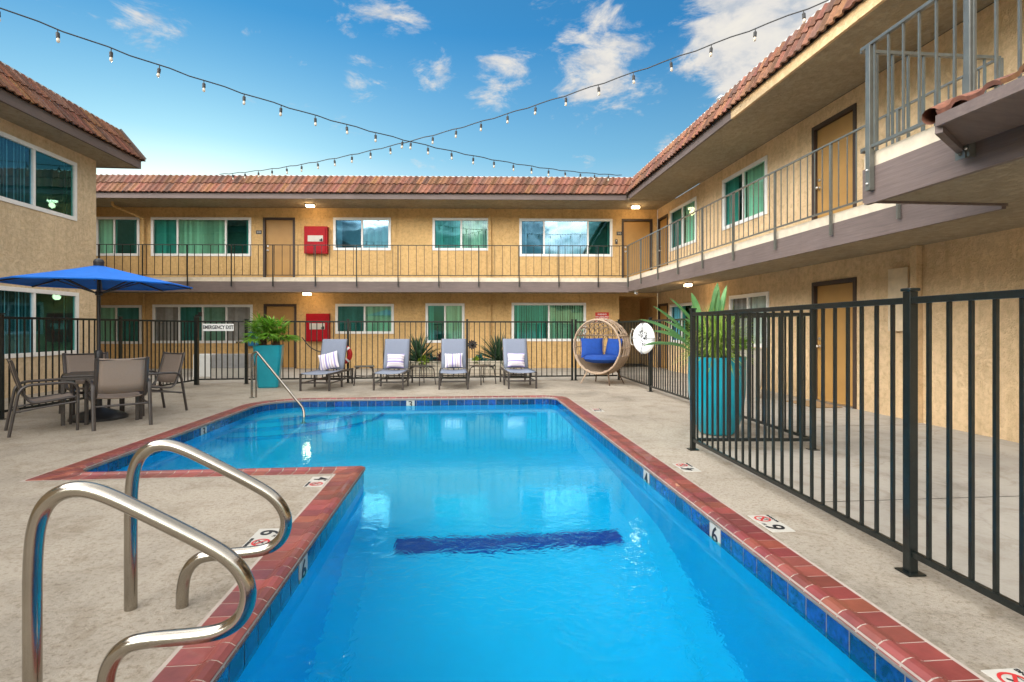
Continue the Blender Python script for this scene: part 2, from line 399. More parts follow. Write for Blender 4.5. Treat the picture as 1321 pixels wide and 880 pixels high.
# counter-clockwise order (right side going up first): inside lies to the left
def offset(poly, d):
    n = len(poly); out = []
    for i in range(n):
        p0, p1, p2 = Vector(poly[i-1]), Vector(poly[i]), Vector(poly[(i+1) % n])
        d1 = (p1-p0).normalized(); d2 = (p2-p1).normalized()
        n1 = Vector((d1.y, -d1.x)); n2 = Vector((d2.y, -d2.x)); b = (n1+n2).normalized(); k = d/max(.5, b.dot(n1))
        out.append((p1.x+b.x*k, p1.y+b.y*k))
    return out
def square_corner(pts, d):
    '''the outer edge of the coping is square at the near left corner while the water edge is rounded'''
    k0 = min(range(len(poly)), key=lambda i: (poly[i][0]-PL)**2+(poly[i][1]-PM-.25)**2); out = list(pts)
    for k in range(7):
        t = k/6
        out[k0+k] = (PL-d, PM+.25-(.25+d)*2*t) if t <= .5 else (PL-d+(.25+d)*(2*t-1), PM-d)
    return out
outer = square_corner(offset(poly, .205), .205)
pool = thing('swimming_pool', 'blue L-shaped swimming pool edged in red brick coping', 'swimming pool', (0, 5, 0))
def ring(mb, A, B, za, zb, mi=0):
    n = len(A)
    for i in range(n):
        j = (i+1) % n; mb.quad((*A[i], za), (*A[j], za), (*B[j], zb), (*B[i], zb), mi)
def floorz(y):
    P = [(.9, -1.85), (3.4, -1.8), (4.7, -1.28), (10.4, -.95)]
    for (a, za), (b, zb) in zip(P, P[1:]):
        if y <= b: return za+(zb-za)*(y-a)/(b-a)
    return -.95
mb = MB()
# walls of the basin with a coved foot, and a floor in strips
foot = offset(poly, -.18)
n = len(poly)
for i in range(n):
    j = (i+1) % n; a, b = poly[i], poly[j]; fa, fb = foot[i], foot[j]
    steps = 12
    for k in range(steps):
        t0, t1 = k/steps, (k+1)/steps
        l = lambda p, q, t: (p[0]+(q[0]-p[0])*t, p[1]+(q[1]-p[1])*t)
        A0, A1, F0, F1 = l(a, b, t0), l(a, b, t1), l(fa, fb, t0), l(fa, fb, t1)
        mb.quad((*A0, -.03), (*A1, -.03), (*A1, floorz(A1[1])+.2), (*A0, floorz(A0[1])+.2))
        mb.quad((*A0, floorz(A0[1])+.2), (*A1, floorz(A1[1])+.2), (*F1, floorz(F1[1])), (*F0, floorz(F0[1])))
ys = [PN+.15, 1.6, 2.4, 3.0, 3.4, 3.8, 4.2, 4.7, PM+.19, 7, 9, PB-.15]
for a, b in zip(ys, ys[1:]):
    xl = PX1+.16 if b <= PM+.2 else PL+.16
    if b <= PM+.2: xl = PX1+.1
    mb.quad((xl, a, floorz(a)), (PR-.15, a, floorz(a)), (PR-.15, b, floorz(b)), (xl, b, floorz(b)))
mb.build('basin', M['plaster'], pool, world=True, smooth=50)
mb = MB(); mb.quad((-.62, 4.66, floorz(4.66)+.012), (1.42, 4.66, floorz(4.66)+.012), (1.42, 4.92, floorz(4.92)+.012), (-.62, 4.92, floorz(4.92)+.012))
mb.build('floor_stripe', M['poolstripe'], pool, world=True)
# corner steps
for k, (r, z) in enumerate(((1.25, -.36), (1.7, -.62), (2.15, -.86))):
    mb = MB(); A = arc((PL, PB), r, -pi/2, 0, 14); C = (PL+.02, PB-.02)
    for i in range(14):
        mb.face([len(mb.v), len(mb.v)+1, len(mb.v)+2]); mb.v += [(*C, z), (*A[i], z), (*A[i+1], z)]
        mb.quad((*A[i], z), (*A[i+1], z), (*A[i+1], z-.3), (*A[i], z-.3))
    st = mb.build('step', M['plaster'], pool, world=True, fixn=False)
    B = arc((PL, PB), r-.045, -pi/2, 0, 14); mb = MB()
    for i in range(14): mb.quad((*A[i], z+.006), (*A[i+1], z+.006), (*B[i+1], z+.006), (*B[i], z+.006))
    mb.build('edge_tile_line', M['stepline'], st, world=True)
# path walking for bricks and tiles
def walk(poly):
    segs = []; n = len(poly)
    for i in range(n):
        a, b = Vector(poly[i]), Vector(poly[(i+1) % n]); segs.append((a, b, (b-a).length))
    return segs
def along(P, s):
    for a, b, l in P:
        if s <= l+1e-9: return a.lerp(b, s/max(l, 1e-9))
        s -= l
    return P[-1][1]
def ocor(a, b, oa, ob, t):
    d = (b-a); Lg = d.length
    if Lg < .8: return oa.lerp(ob, t)
    d = d/Lg; p = a.lerp(b, t); s0 = (oa-a).dot(d); s1 = (ob-a).dot(d); s_ = (p-a).dot(d)
    if s_ < .13 and s0 < s_: s_ = s0+(s_-0)*(.13-s0)/.13
    if s_ > Lg-.13 and s1 > s_: s_ = s1-(Lg-s_)*(s1-Lg+.13)/.13
    return oa+d*(max(s0, min(s1, s_))-s0)
def brick_ring():
    mb = MB(); gm = MB()
    prof = [(1.0, .006), (.42, .006), (.33, .010), (.27, .019), (.17, .024), (.05, .020), (-.06, .006), (-.09, -.012), (-.05, -.032), (.03, -.045)]
    nn = len(poly)
    for i in range(nn):
        a, b = Vector(poly[i]), Vector(poly[(i+1) % nn]); oa, ob = Vector(outer[i]), Vector(outer[(i+1) % nn])
        Lg = (b-a).length; cnt = max(1, round(Lg/.122))
        for k in range(cnt):
            g = .0042/Lg; t0, t1 = k/cnt+g, (k+1)/cnt-g
            c = random.uniform(.72, 1.22); tint = (c*random.uniform(.92, 1.08), c*random.uniform(.85, 1.25), c*random.uniform(.9, 1.2))
            R0 = []; R1 = []
            for (o, z) in prof:
                for t, RR in ((t0, R0), (t1, R1)):
                    p = a.lerp(b, t); q = ocor(a, b, oa, ob, t); v = p.lerp(q, o); RR.append((v.x, v.y, z))
            for m in range(len(prof)-1): mb.quad(R0[m], R1[m], R1[m+1], R0[m+1], 0, tint)
            mb.quad(R0[0], R1[0], (R1[0][0], R1[0][1], -.02), (R0[0][0], R0[0][1], -.02), 0, tint)
            for RR in (R0, R1):
                n0 = len(mb.v); mb.v += RR+[(RR[0][0], RR[0][1], -.03)]; mb.face([n0+i2 for i2 in range(len(RR)+1)], 0, tint)
        for m in range(len(prof)-1):
            P = [a.lerp(oa, prof[m][0]-.01), b.lerp(ob, prof[m][0]-.01), b.lerp(ob, prof[m+1][0]), a.lerp(oa, prof[m+1][0])]
            z0, z1 = prof[m][1]-.0025, prof[m+1][1]-.0025
            gm.quad((*P[0], z0), (*P[1], z0), (*P[2], z1), (*P[3], z1))
        e = .022; q0 = a+(oa-a)*(1+e/.205); q1 = b+(ob-b)*(1+e/.205)
        gm.quad((*oa.lerp(a, .02), .003), (*ob.lerp(b, .02), .003), (*q1, .003), (*q0, .003))
    c = mb.build('brick_coping', M['cop'], pool, world=True, smooth=35)
    gm.build('coping_grout', M['grout'], c, world=True, fixn=False)
brick_ring()
def tile_band():
    mb = MB(); gm = MB(); nn = len(poly)
    for i in range(nn):
        a, b = Vector(poly[i]), Vector(poly[(i+1) % nn]); Lg = (b-a).length; cnt = max(1, round(Lg/.155))
        d = (b-a).normalized(); nin = Vector((-d.y, d.x))
        for k in range(cnt):
            g = .003/Lg
            p = a.lerp(b, k/cnt+g)+nin*.008; q = a.lerp(b, (k+1)/cnt-g)+nin*.008
            c = random.uniform(.55, 1.5); t = (c*.8, c*random.uniform(.8, 1.25), c)
            mb.quad((*p, -.19), (*q, -.19), (*q, -.04), (*p, -.04), 0, t)
        p, q = a+nin*.004, b+nin*.004; gm.quad((*p, -.20), (*q, -.20), (*q, -.03), (*p, -.03))
    t = mb.build('waterline_tile_band', M['wtile'], pool, world=True, fixn=False)
    gm.build('tile_grout', M['grout'], t, world=True, fixn=False)
tile_band()
# waterline number tiles
def num_tile(ch, p, face, lab):
    """p: centre; face: direction the tile looks"""
    f = Vector(face); r = Vector((0, 0, 1)).cross(f)     # reading direction
    T = Matrix(((r.x, 0, f.x, p[0]), (r.y, 0, f.y, p[1]), (0, 1, 0, p[2]), (0, 0, 0, 1)))
    mb = MB().box(-.078, .078, -.075, .075, -.006, .012).xform(T)
    o = mb.build('depth_number_tile', M['offwhite'], pool, world=True); tag(o, lab)
    t = txt(ch, .17, M['black'], o, wmat(pool).inverted() @ T @ Matrix.Translation((0, 0, .0135)), 'number', .0018, 1.1)
num_tile('6', (PR, 3.62, -.115), (-1, 0, 0), 'white waterline tile with a black 6 on the right pool wall')
num_tile('4', (PR, 5.05, -.115), (-1, 0, 0), 'white waterline tile with a black 4 on the right pool wall')
num_tile('6', (PX1, 3.32, -.115), (1, 0, 0), 'white waterline tile with a black 6 on the left pool wall')
num_tile('3', (-1.04, PB, -.115), (0, -1, 0), 'white waterline tile with a black 3 on the far pool wall')
num_tile('3', (PL, 7.85, -.115), (1, 0, 0), 'white waterline tile with a black 3 on the far left pool wall')
# deck markers
def deck_marker(x, y, side, num, lab, nd=True, nm=True):
    # side=+1: right deck (up = -X, reading +Y); side=-1: left deck (up = +X, reading -Y)
    up = Vector((-side, 0, 0)); rt = Vector((0, side, 0))
    T = Matrix(((rt.x, up.x, 0, x), (rt.y, up.y, 0, y), (0, 0, 1, .0), (0, 0, 0, 1)))
    W = wmat(pool).inverted()
    o = MB().box(-.155 if nm else 0, .155 if nd else 0, -.08, .08, -.01, .004).xform(T).build('deck_depth_marker', M['offwhite'], pool, world=True, bevel=.001); tag(o, lab)
    if nm:
        txt(num, .17, M['black'], o, W @ T @ Matrix.Translation((-.08, .008, .0055)), 'number', .0018, 1.1)
        txt('FT', .03, M['black'], o, W @ T @ Matrix.Translation((-.02, .055, .0055)), 'lettering')
    if nd:
        txt('NO DIVING', .026, M['black'], o, W @ T @ Matrix.Translation((.08, -.062, .0055)), 'lettering', .001)
        mbr = MB(); cx, cy = .08, .012
        P = arc((cx, cy), .055, 0, 2*pi, 24); Q = arc((cx, cy), .042, 0, 2*pi, 24)
        for k in range(24): mbr.quad((*P[k], .0055), (*P[k+1], .0055), (*Q[k+1], .0055), (*Q[k], .0055))
        mbr.quad((cx-.042, cy+.028, .0062), (cx-.032, cy+.038, .0062), (cx+.042, cy-.028, .0062), (cx+.032, cy-.038, .0062))
        mbr.xform(T).build('prohibition_ring', M['noredink'], o, world=True, fixn=False)
        mbr = MB(); mbr.quad((cx-.03, cy-.02, .0058), (cx-.02, cy-.026, .0058), (cx+.022, cy+.018, .0058), (cx+.012, cy+.024, .0058)); mbr.quad((cx-.032, cy-.034, .0058), (cx+.03, cy-.034, .0058), (cx+.03, cy-.029, .0058), (cx-.032, cy-.029, .0058))
        mbr.xform(T).build('diver_symbol', M['black'], o, world=True, fixn=False)
deck_marker(2.10, 3.52, 1, '6', 'white deck marker with 6 beside the no diving ring, right deck')
deck_marker(2.10, 1.78, 1, '6', 'white deck marker with a red no diving ring at the near right corner')
deck_marker(2.13, 5.0, 1, '4', 'worn white deck marker with 4 on the right deck near the corner post')
deck_marker(2.16, 8.6, 1, '3', 'faded white deck marker far along the right deck')
deck_marker(-1.29, 3.56, -1, '6', 'white deck marker with 6 behind the grab rails')
deck_marker(-1.29, 4.82, -1, '4', 'white deck marker with 4 at the tip of the left deck')
# water
inner = offset(poly, -.002)
bm = bmesh.new(); vs = [bm.verts.new((x, y, WZ)) for x, y in inner]; es = [bm.edges.new((vs[i], vs[(i+1) % len(vs)])) for i in range(len(vs))]
bmesh.ops.triangle_fill(bm, use_beauty=True, use_dissolve=False, edges=es); 
for f in bm.faces:
    if f.normal.z < 0: f.normal_flip()
me = bpy.data.meshes.new('water'); bm.to_mesh(me); bm.free(); me.materials.append(M['water'])
o = bpy.data.objects.new('water', me); COL.objects.link(o); tag(o, kind='structure')
# deck sheet with a hole for the pool
bm = bmesh.new(); S = 150
hole = square_corner(offset(poly, .20), .20)
A = [bm.verts.new((x, y, 0)) for x, y in ((-S, -S), (S, -S), (S, S), (-S, S))]; B = [bm.verts.new((x, y, 0)) for x, y in hole]
es = [bm.edges.new((A[i], A[(i+1) % 4])) for i in range(4)]+[bm.edges.new((B[i], B[(i+1) % len(B)])) for i in range(len(B))]
bmesh.ops.triangle_fill(bm, use_beauty=True, use_dissolve=False, edges=es)
for f in bm.faces:
    f.normal_update()
    if f.normal.z < 0: f.normal_flip()
me = bpy.data.meshes.new('pool_deck'); bm.to_mesh(me); bm.free(); me.materials.append(M['deck'])
o = bpy.data.objects.new('pool_deck', me); COL.objects.link(o); tag(o, kind='structure')
mb = MB()
mb.quad((2.62, -3, .004), (6.45, -3, .004), (6.45, 5.62, .004), (2.62, 5.62, .004)); mb.quad((4.02, 5.62, .004), (6.45, 5.62, .004), (6.45, 18, .004), (4.02, 18, .004))
mb.quad((-11, 13.65, .004), (4.02, 13.65, .004), (4.02, 18, .004), (-11, 19.5, .004))
for y in (.9, 3.9): mb.quad((2.62, y, .006), (6.44, y, .006), (6.44, y+.010, .006), (2.62, y+.010, .006), 1)
for y in (6.9, 9.9, 12.9): mb.quad((4.03, y, .006), (6.44, y, .006), (6.44, y+.012, .006), (4.03, y+.012, .006), 1)

tag(mb.build('walkway', [M['walk'], M['soil']], fixn=False), kind='structure')

# ------------------------------------------------------------------ wings of the motel
def tiles(P0, P1, R0, R1, z0, z1, pitch=.175, courses=2, name='roof_tiles', parent=None):
    P0 = Vector((*P0, z0)); P1 = Vector((*P1, z0)); R0 = Vector((*R0, z1)); R1 = Vector((*R1, z1))
    Lg = (P1-P0).length; cnt = max(1, round(Lg/pitch))
    nrm = (P1-P0).cross(R0-P0).normalized()
    if nrm.z < 0: nrm = -nrm
    def P(s, t): return P0.lerp(P1, s).lerp(R0.lerp(R1, s), t)
    prof = [(0, .0), (.07, .013), (.18, .023), (.34, .024), (.46, .013), (.52, .0), (.66, -.006), (.84, -.006), (1.0, .0)]
    mb = MB()
    for c in range(courses):
        t0 = c/courses; t1 = min(1.0, (c+1)/courses+.06)
        if c == 0: t0 = -.03
        for j in range(cnt):
            b = random.uniform(.58, 1.35); k = random.random()
            tint = (b, b*random.uniform(.95, 1.25), b*random.uniform(.75, 1.1)) if k > .18 else (b*.85, b*1.1, b*1.15)
            jl = random.uniform(-.006, .006); n0 = len(mb.v)
            for (u, h) in prof:
                s = (j+u)/cnt
                mb.v.append(tuple(P(s, t0)+nrm*(h+.030+jl-.016))); mb.v.append(tuple(P(s, t0)+nrm*(h+.044+jl))); mb.v.append(tuple(P(s, t1)+nrm*(h+.014)))
            for m in range(len(prof)-1):
                a = n0+m*3; bb = a+3
                mb.face((a, bb, bb+1, a+1), 0, tint); mb.face((a+1, bb+1, bb+2, a+2), 0, tint)
    return mb
def wall_front(mb, x0, x1, z0, z1, ops, rec=.5):
    """front face at y=0 with rectangular holes; reveals go back to y=rec and are closed by a dark panel (slot 1)"""
    xs = sorted({x0, x1} | {max(x0, min(x1, o[i])) for o in ops for i in (0, 1)}); zs = sorted({z0, z1} | {o[i] for o in ops for i in (2, 3)})
    for a, b in zip(xs, xs[1:]):
        for c, d in zip(zs, zs[1:]):
            cx, cz = (a+b)/2, (c+d)/2
            if any(o[0] < cx < o[1] and o[2] < cz < o[3] for o in ops): continue
            mb.quad((a, 0, c), (b, 0, c), (b, 0, d), (a, 0, d))
    for o in ops:
        r = o[4] if len(o) > 4 else rec; a, b, c, d = o[:4]; t = .09; sl = 0 if len(o) > 5 else 1
        for (p, q, m) in ((0, t, 0), (t, r, sl)):
            mb.quad((a, p, c), (a, q, c), (a, q, d), (a, p, d), m); mb.quad((b, p, c), (b, q, c), (b, q, d), (b, p, d), m)
            mb.quad((a, p, d), (b, p, d), (b, q, d), (a, q, d), m); mb.quad((a, p, c), (b, p, c), (b, q, c), (a, q, c), m)
        mb.quad((a, r, c), (b, r, c), (b, r, d), (a, r, d), sl)
def window(par, x0, x1, z0, z1, lites, label=None, sill=False):
    """lites: list of (fraction_end, glass key, blind key or None, covered fraction)"""
    f = MB(); w = .055; W = x1-x0
    f.box(x0-.03, x1+.03, -.022, .05, z1-w, z1+.03); f.box(x0-.03, x1+.03, -.022, .05, z0-.03, z0+w)
    f.box(x0-.03, x0+w, -.022, .05, z0+w, z1-w); f.box(x1-w, x1+.03, -.022, .05, z0+w, z1-w)
    ends = [0]+[l[0] for l in lites]
    for e in ends[1:-1]:
        xm = x0+W*e; f.box(xm-.03, xm+.03, -.016, .05, z0+w, z1-w)
    fr = f.build('window', M['white_vinyl'], par, bevel=.004)
    if label: tag(fr, label)
    gk = []
    for l in lites:
        if l[1] not in gk: gk.append(l[1])
    g = MB(); bl = {}
    for i, l in enumerate(lites):
        a = x0+W*ends[i]; b = x0+W*l[0]; y = .018 if i % 2 else .028
        g.quad((a+.02, y, z0+.03), (b-.02, y, z0+.03), (b-.02, y, z1-.03), (a+.02, y, z1-.03), gk.index(l[1]))
        if l[2]:
            cov = l[3] if len(l) > 3 else 1.0; st = l[4] if len(l) > 4 else 0.0
            m = bl.setdefault(l[2], MB()); x = a+.03+(b-a)*st; e = a+(b-a)*min(1, st+cov)-.02
            while x < e:
                ang = random.uniform(.45, .95); dx = .045*math.cos(ang); dy = .045*math.sin(ang)
                tn = random.uniform(.6, 1.1); m.quad((x-dx, .13-dy, z0+.02), (x+dx, .13+dy, z0+.02), (x+dx, .13+dy, z1-.02), (x-dx, .13-dy, z1-.02), 0, (tn, tn, tn)); x += .082
    g.build('pane', [M[k] for k in gk], fr, fixn=False)
    for k, m in bl.items(): m.build('vertical_blind', M[k], fr, fixn=False)
    return fr
def door(par, x0, x1, z0, z1, hinge_right=True, panels=False):
    f = MB(); f.box(x0-.04, x0+.03, -.02, .08, z0, z1+.04); f.box(x1-.03, x1+.04, -.02, .08, z0, z1+.04); f.box(x0+.03, x1-.03, -.02, .08, z1-.03, z1+.04)
    d = MB().box(x0+.035, x1-.035, .045, .085, z0+.02, z1-.035).build('door', M['door'], par, bevel=.003)
    f.build('door_frame', M['doorframe'], d)
    MB().box(x0+.03, x1-.03, -.03, .05, z0, z0+.018).build('threshold', M['satin_metal'], d)
    hx = x0+.10 if hinge_right else x1-.10
    h = MB(); T = Matrix.Translation((hx, .045, z0+1.0)) @ Matrix.Rotation(pi/2, 4, 'X')
    h.lathe([(.001, 0), (.03, 0), (.03, .01), (.012, .012), (.012, .04), (.026, .05), (.028, .065), (.018, .078), (.001, .08)], 14, cap=False); h.xform(T)
    h.build('handle', M['satin_metal'], d, smooth=True)
    h = MB(); h.lathe([(.001, 0), (.027, 0), (.027, .015), (.012, .02), (.001, .022)], 14, cap=False); h.xform(Matrix.Translation((0, 0, .14)) @ T)
    h.build('deadbolt', M['satin_metal'], d, smooth=True)
    return d
GR, DK, SK, CL, BL = 'g_green', 'g_dark', 'g_sky', 'g_clear', 'g_blue'

# ---- back building: local x along the wall, y into the building
bb = thing('back_building', 'two storey tan stucco motel wing across the far end of the pool', 'building', (5.16, 17.59, 0), R(-3.9))
X0, X1 = -23.0, 1.29
ops_u = [(-17.3, -15.93, 3.75, 4.98), (-15.5, -12.28, 3.75, 4.98), (-11.82, -10.85, 2.92, 4.97), (-9.52, -7.67, 3.96, 4.99), (-6.23, -4.37, 3.96, 4.99), (-3.33, -.26, 3.77, 4.98), (.12, 1.08, 2.92, 4.97)]
ops_l = [(-17.25, -15.86, .85, 2.07), (-15.45, -12.23, .87, 2.09), (-11.8, -10.8, 0, 2.1), (-9.45, -7.57, 1.18, 2.12), (-6.46, -5.22, .88, 2.14), (-3.59, -1.15, .93, 2.16)]
mb = MB(); wall_front(mb, X0, X1, 0, 5.33, ops_u+ops_l+[(0.0, 1.27, 0, 2.42, 2.2, 0)])
mb.box(X0, X1+.6, .9 if False else 5.2, 8, 0, 5.9); mb.quad((X0, 0, 0), (X0, 5.2, 0), (X0, 5.2, 5.33), (X0, 0, 5.33))
mb.build('wall', [M['stucco_warm_lit'], M['room']], bb, fixn=False)
def std(u): return u
window(bb, *ops_u[0], [(.42, GR, 'blind'), (1, DK, 'blind_grey', .25, .75)])
window(bb, *ops_u[1], [(.26, DK, 'blind'), (.75, GR, 'blind'), (1, DK, 'blind', .2, .8)])
window(bb, *ops_u[3], [(.5, BL, 'blind_grey', .3), (1, SK, 'blind')])
window(bb, *ops_u[4], [(.5, DK, 'blind'), (1, GR, 'blind')])
window(bb, *ops_u[5], [(.26, BL, 'blind_grey', .3), (.74, SK, 'blind'), (1, DK, 'blind', .15, .85)])
window(bb, *ops_l[0], [(.42, GR, 'blind'), (1, DK, 'blind_grey')])
window(bb, *ops_l[1], [(.26, CL, 'blind_grey'), (.50, DK, 'blind_grey'), (.74, GR, 'blind_grey', .9), (1, CL, 'blind_grey', .9)])
window(bb, *ops_l[3], [(.5, DK, 'blind_grey'), (1, GR, 'blind')])
window(bb, *ops_l[4], [(.5, DK, 'blind', .4), (1, GR, 'blind')])
window(bb, *ops_l[5], [(.5, DK, 'blind'), (1, GR, 'blind')])
door(bb, -11.82, -10.85, 2.92, 4.97); door(bb, .12, 1.08, 2.92, 4.97); door(bb, -11.8, -10.8, .01, 2.1)
XE = -.02
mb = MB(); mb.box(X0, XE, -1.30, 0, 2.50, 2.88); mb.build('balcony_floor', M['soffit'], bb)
mb = MB(); mb.box(X0, XE, -1.345, -1.30, 2.455, 2.775)
for xx in (-19.2, -12.6, -4.35): mb.box(xx, xx+.006, -1.347, -1.3, 2.455, 2.775)
mb.build('balcony_fascia', M['fascia'], bb)
MB().box(X0, XE, -1.335, -1.20, 2.777, 2.905).build('balcony_kerb', M['curb'], bb)
XR = -.12
mb = MB(); mb.box(X0, XR+.05, -1.345, -1.29, 5.32, 5.50); mb.build('roof_fascia', M['fascia'], bb)
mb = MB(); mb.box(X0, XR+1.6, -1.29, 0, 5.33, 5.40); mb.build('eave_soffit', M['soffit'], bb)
mb = tiles((X0, -1.385), (XR, -1.385), (X0, -1.02), (XR+.36, -1.02), 5.50, 6.10)
rf = mb.build('tile_roof', M['tile'], bb, fixn=False, smooth=50)
mb = MB(); n0 = 0
mb.quad((X0, -1.35, 5.48), (XR, -1.35, 5.48), (XR+.36, -1.0, 6.08), (X0, -1.0, 6.08)); mb.box(X0, XR+2, -1.0, 7.9, 5.95, 6.06)
mb.build('roof_deck', M['fascia_dark'], rf, fixn=False)
MB().box(X0, XR+.4, -1.03, -.9, 6.085, 6.125).build('roof_flashing', M['cap'], rf)
# downpipes and conduits
mb = MB(); mb.tube(rnd([(-16.25, -.75, 5.40), (-16.25, -.75, 5.22), (-15.73, -.09, 4.95), (-15.73, -.09, 2.92)], .06, 4), .042, 10)
mb.tube([(-15.73, -.07, 2.45), (-15.73, -.07, 0)], .042, 10); mb.build('downpipe', M['stucco_warm_lit'], bb, smooth=True)
MB().box(-4.40, -4.30, -.09, 0, 0, 2.5).box(-4.40, -4.30, -.09, 0, 2.88, 5.33).build('downpipe', M['stucco_warm_lit'], bb, bevel=.008)
mb = MB(); mb.box(-15.9, -12.0, -.02, 0, 5.035, 5.055); mb.box(-9.9, -.1, -.02, 0, 5.035, 5.055); mb.box(-.14, -.12, -.02, 0, 2.95, 5.03)
mb.build('conduit', M['stucco_warm_lit'], bb)

# ---- right wing
rw = thing('right_building', 'two storey tan stucco motel wing along the right side of the pool', 'building', (6.45, 17.5, 0), R(-90))
RX1 = 24
ops_u = [(.10, .90, 2.92, 4.95), (1.14, 3.02, 3.78, 5.0), (4.60, 6.54, 3.82, 5.02), (8.10, 9.15, 2.92, 5.03), (14.2, 16.2, 3.82, 5.02)]
ops_l = [(.10, .90, 0, 2.1), (1.14, 2.86, .92, 2.05), (4.95, 6.60, .95, 2.10), (8.10, 9.15, 0, 2.15), (14.4, 16.0, .95, 2.1)]
mb = MB(); wall_front(mb, 0, RX1, 0, 5.33, ops_u+ops_l)
mb.box(0, RX1, 5.2, 8, 0, 5.9); mb.quad((RX1, 0, 0), (RX1, 5.2, 0), (RX1, 5.2, 5.33), (RX1, 0, 5.33))
mb.build('wall', [M['stucco'], M['room']], rw, fixn=False)
window(rw, *ops_u[1], [(.5, DK, 'blind_grey', .6), (1, GR, 'blind')]); window(rw, *ops_u[2], [(.5, DK, 'blind', .5), (1, GR, 'blind')]); window(rw, *ops_u[4], [(.5, DK, 'blind'), (1, GR, 'blind')])
window(rw, *ops_l[1], [(.5, BL, 'blind'), (1, DK, None)]); window(rw, *ops_l[2], [(.5, CL, 'blind_grey'), (1, CL, 'blind')]); window(rw, *ops_l[4], [(.5, DK, 'blind'), (1, GR, 'blind')])
door(rw, .10, .90, 2.92, 4.95); door(rw, 8.10, 9.15, 2.92, 5.03); door(rw, .10, .90, .01, 2.1); door(rw, 8.10, 9.15, .01, 2.15)
ye = -1.40    # balcony edge at X=5.05
xl0, xl1 = 12.87, 17.5  # stair landing, Y 4.63 and on towards the camera
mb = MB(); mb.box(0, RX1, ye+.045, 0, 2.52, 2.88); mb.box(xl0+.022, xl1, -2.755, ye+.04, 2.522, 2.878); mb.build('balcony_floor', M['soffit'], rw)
mb = MB(); mb.box(1.27, xl0, ye, ye+.045, 2.475, 2.79); mb.box(xl1, RX1, ye, ye+.045, 2.475, 2.79)
for xx in (6.1, 9.85): mb.box(xx, xx+.006, ye-.002, ye+.04, 2.475, 2.79)
mb.box(xl0, xl0+.02, -2.80, ye+.045, 2.50, 2.80); mb.box(xl0+.02, xl1, -2.80, -2.755, 2.477, 2.80)
mb.build('balcony_fascia', M['fascia'], rw)
mb = MB(); mb.box(1.27, xl0, ye+.012, ye+.15, 2.792, 2.925); mb.box(xl0+.012, xl0+.14, -2.79, ye+.15, 2.802, 2.93); mb.box(xl0+.14, xl1, -2.79, -2.66, 2.802, 2.93)
mb.build('balcony_kerb', M['curb'], rw)
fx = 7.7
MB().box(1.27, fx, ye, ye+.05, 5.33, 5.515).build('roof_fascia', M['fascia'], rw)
tag(MB().box(fx, RX1, ye, ye+.05, 5.33, 5.515).build('roof_fascia', M['stucco'], rw), 'tan stretch of roof fascia')  # from here on the fascia uses the tan wall material
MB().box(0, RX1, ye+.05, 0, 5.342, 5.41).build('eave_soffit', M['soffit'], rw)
mb = tiles((1.19, ye-.04), (RX1, ye-.04), (.83, ye+.32), (RX1, ye+.32), 5.51, 6.16)
rf = mb.build('tile_roof', M['tile'], rw, fixn=False, smooth=50)
mb = MB(); mb.quad((1.19, ye, 5.48), (RX1, ye, 5.48), (RX1, ye+.36, 6.12), (.83, ye+.36, 6.12)); mb.box(.8, RX1, ye+.36, 7.9, 6.02, 6.10)
mb.build('roof_deck', M['fascia_dark'], rf, fixn=False)
MB().box(.8, RX1, ye+.31, ye+.45, 6.145, 6.19).build('roof_flashing', M['cap'], rf)
mb = MB().lathe([(.05, 0), (.05, .12), (.10, .12), (.02, .20), (.001, .2)], 14, c=(6.4, ye+.45, 6.17)); mb.build('roof_vent', M['cap'], rf, smooth=True)
MB().box(9.90, 10.26, -.05, 0, 1.30, 2.24).build('access_panel', M['beige'], rw, bevel=.006)
MB().box(10.36, 10.47, -.10, 0, 0, 2.52).build('pipe_chase', M['stucco'], rw, bevel=.01)

# ---- left wing
lw = thing('left_building', 'two storey tan stucco motel wing closing the left side of the pool', 'building', (-8.8, 13.63, 0), R(90))
LX0 = -20
ops = [(-3.03, -.69, 3.80, 5.06), (-3.08, -.63, .79, 2.12), (-12, -9.8, 3.8, 5.06)]
mb = MB(); wall_front(mb, LX0, 0, 0, 5.35, ops)
mb.quad((0, 0, 0), (0, 8, 0), (0, 8, 5.35), (0, 0, 5.35)); mb.quad((LX0, 0, 0), (LX0, 8, 0), (LX0, 8, 5.35), (LX0, 0, 5.35)); mb.box(.0, 4.6, 4.6, 8, 0, 5.9); mb.quad((LX0, 8, 0), (0, 8, 0), (0, 8, 5.35), (LX0, 8, 5.35))  # rear box is added, unseen, to block sun through the gap beyond this wing
mb.build('wall', [M['stucco_cool_lit'], M['room']], lw, fixn=False)
window(lw, *ops[0], [(.5, BL, 'blind'), (1, DK, 'blind', .12, .84)]); window(lw, *ops[1], [(.5, BL, 'blind'), (1, DK, 'blind', .15, .8)]); window(lw, *ops[2], [(.5, BL, 'blind'), (1, DK, 'blind')])
MB().box(LX0, .54, -.71, -.66, 5.33, 5.54).box(.49, .54, -.66, 8, 5.33, 5.54).build('roof_fascia', M['fascia_dark'], lw)
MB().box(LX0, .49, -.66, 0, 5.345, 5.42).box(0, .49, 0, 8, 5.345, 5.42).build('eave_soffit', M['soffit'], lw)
t1 = tiles((LX0, -.75), (.58, -.75), (LX0, -.38), (.21, -.38), 5.545, 6.17)
t2 = tiles((.58, -.75), (.58, 8), (.21, -.38), (.21, 8), 5.545, 6.17)
o2 = len(t1.v); t1.v += t2.v; t1.f += [tuple(i+o2 for i in f) for f in t2.f]; t1.mi += t2.mi; t1.col += t2.col
rf = t1.build('tile_roof', M['tile'], lw, fixn=False, smooth=50)
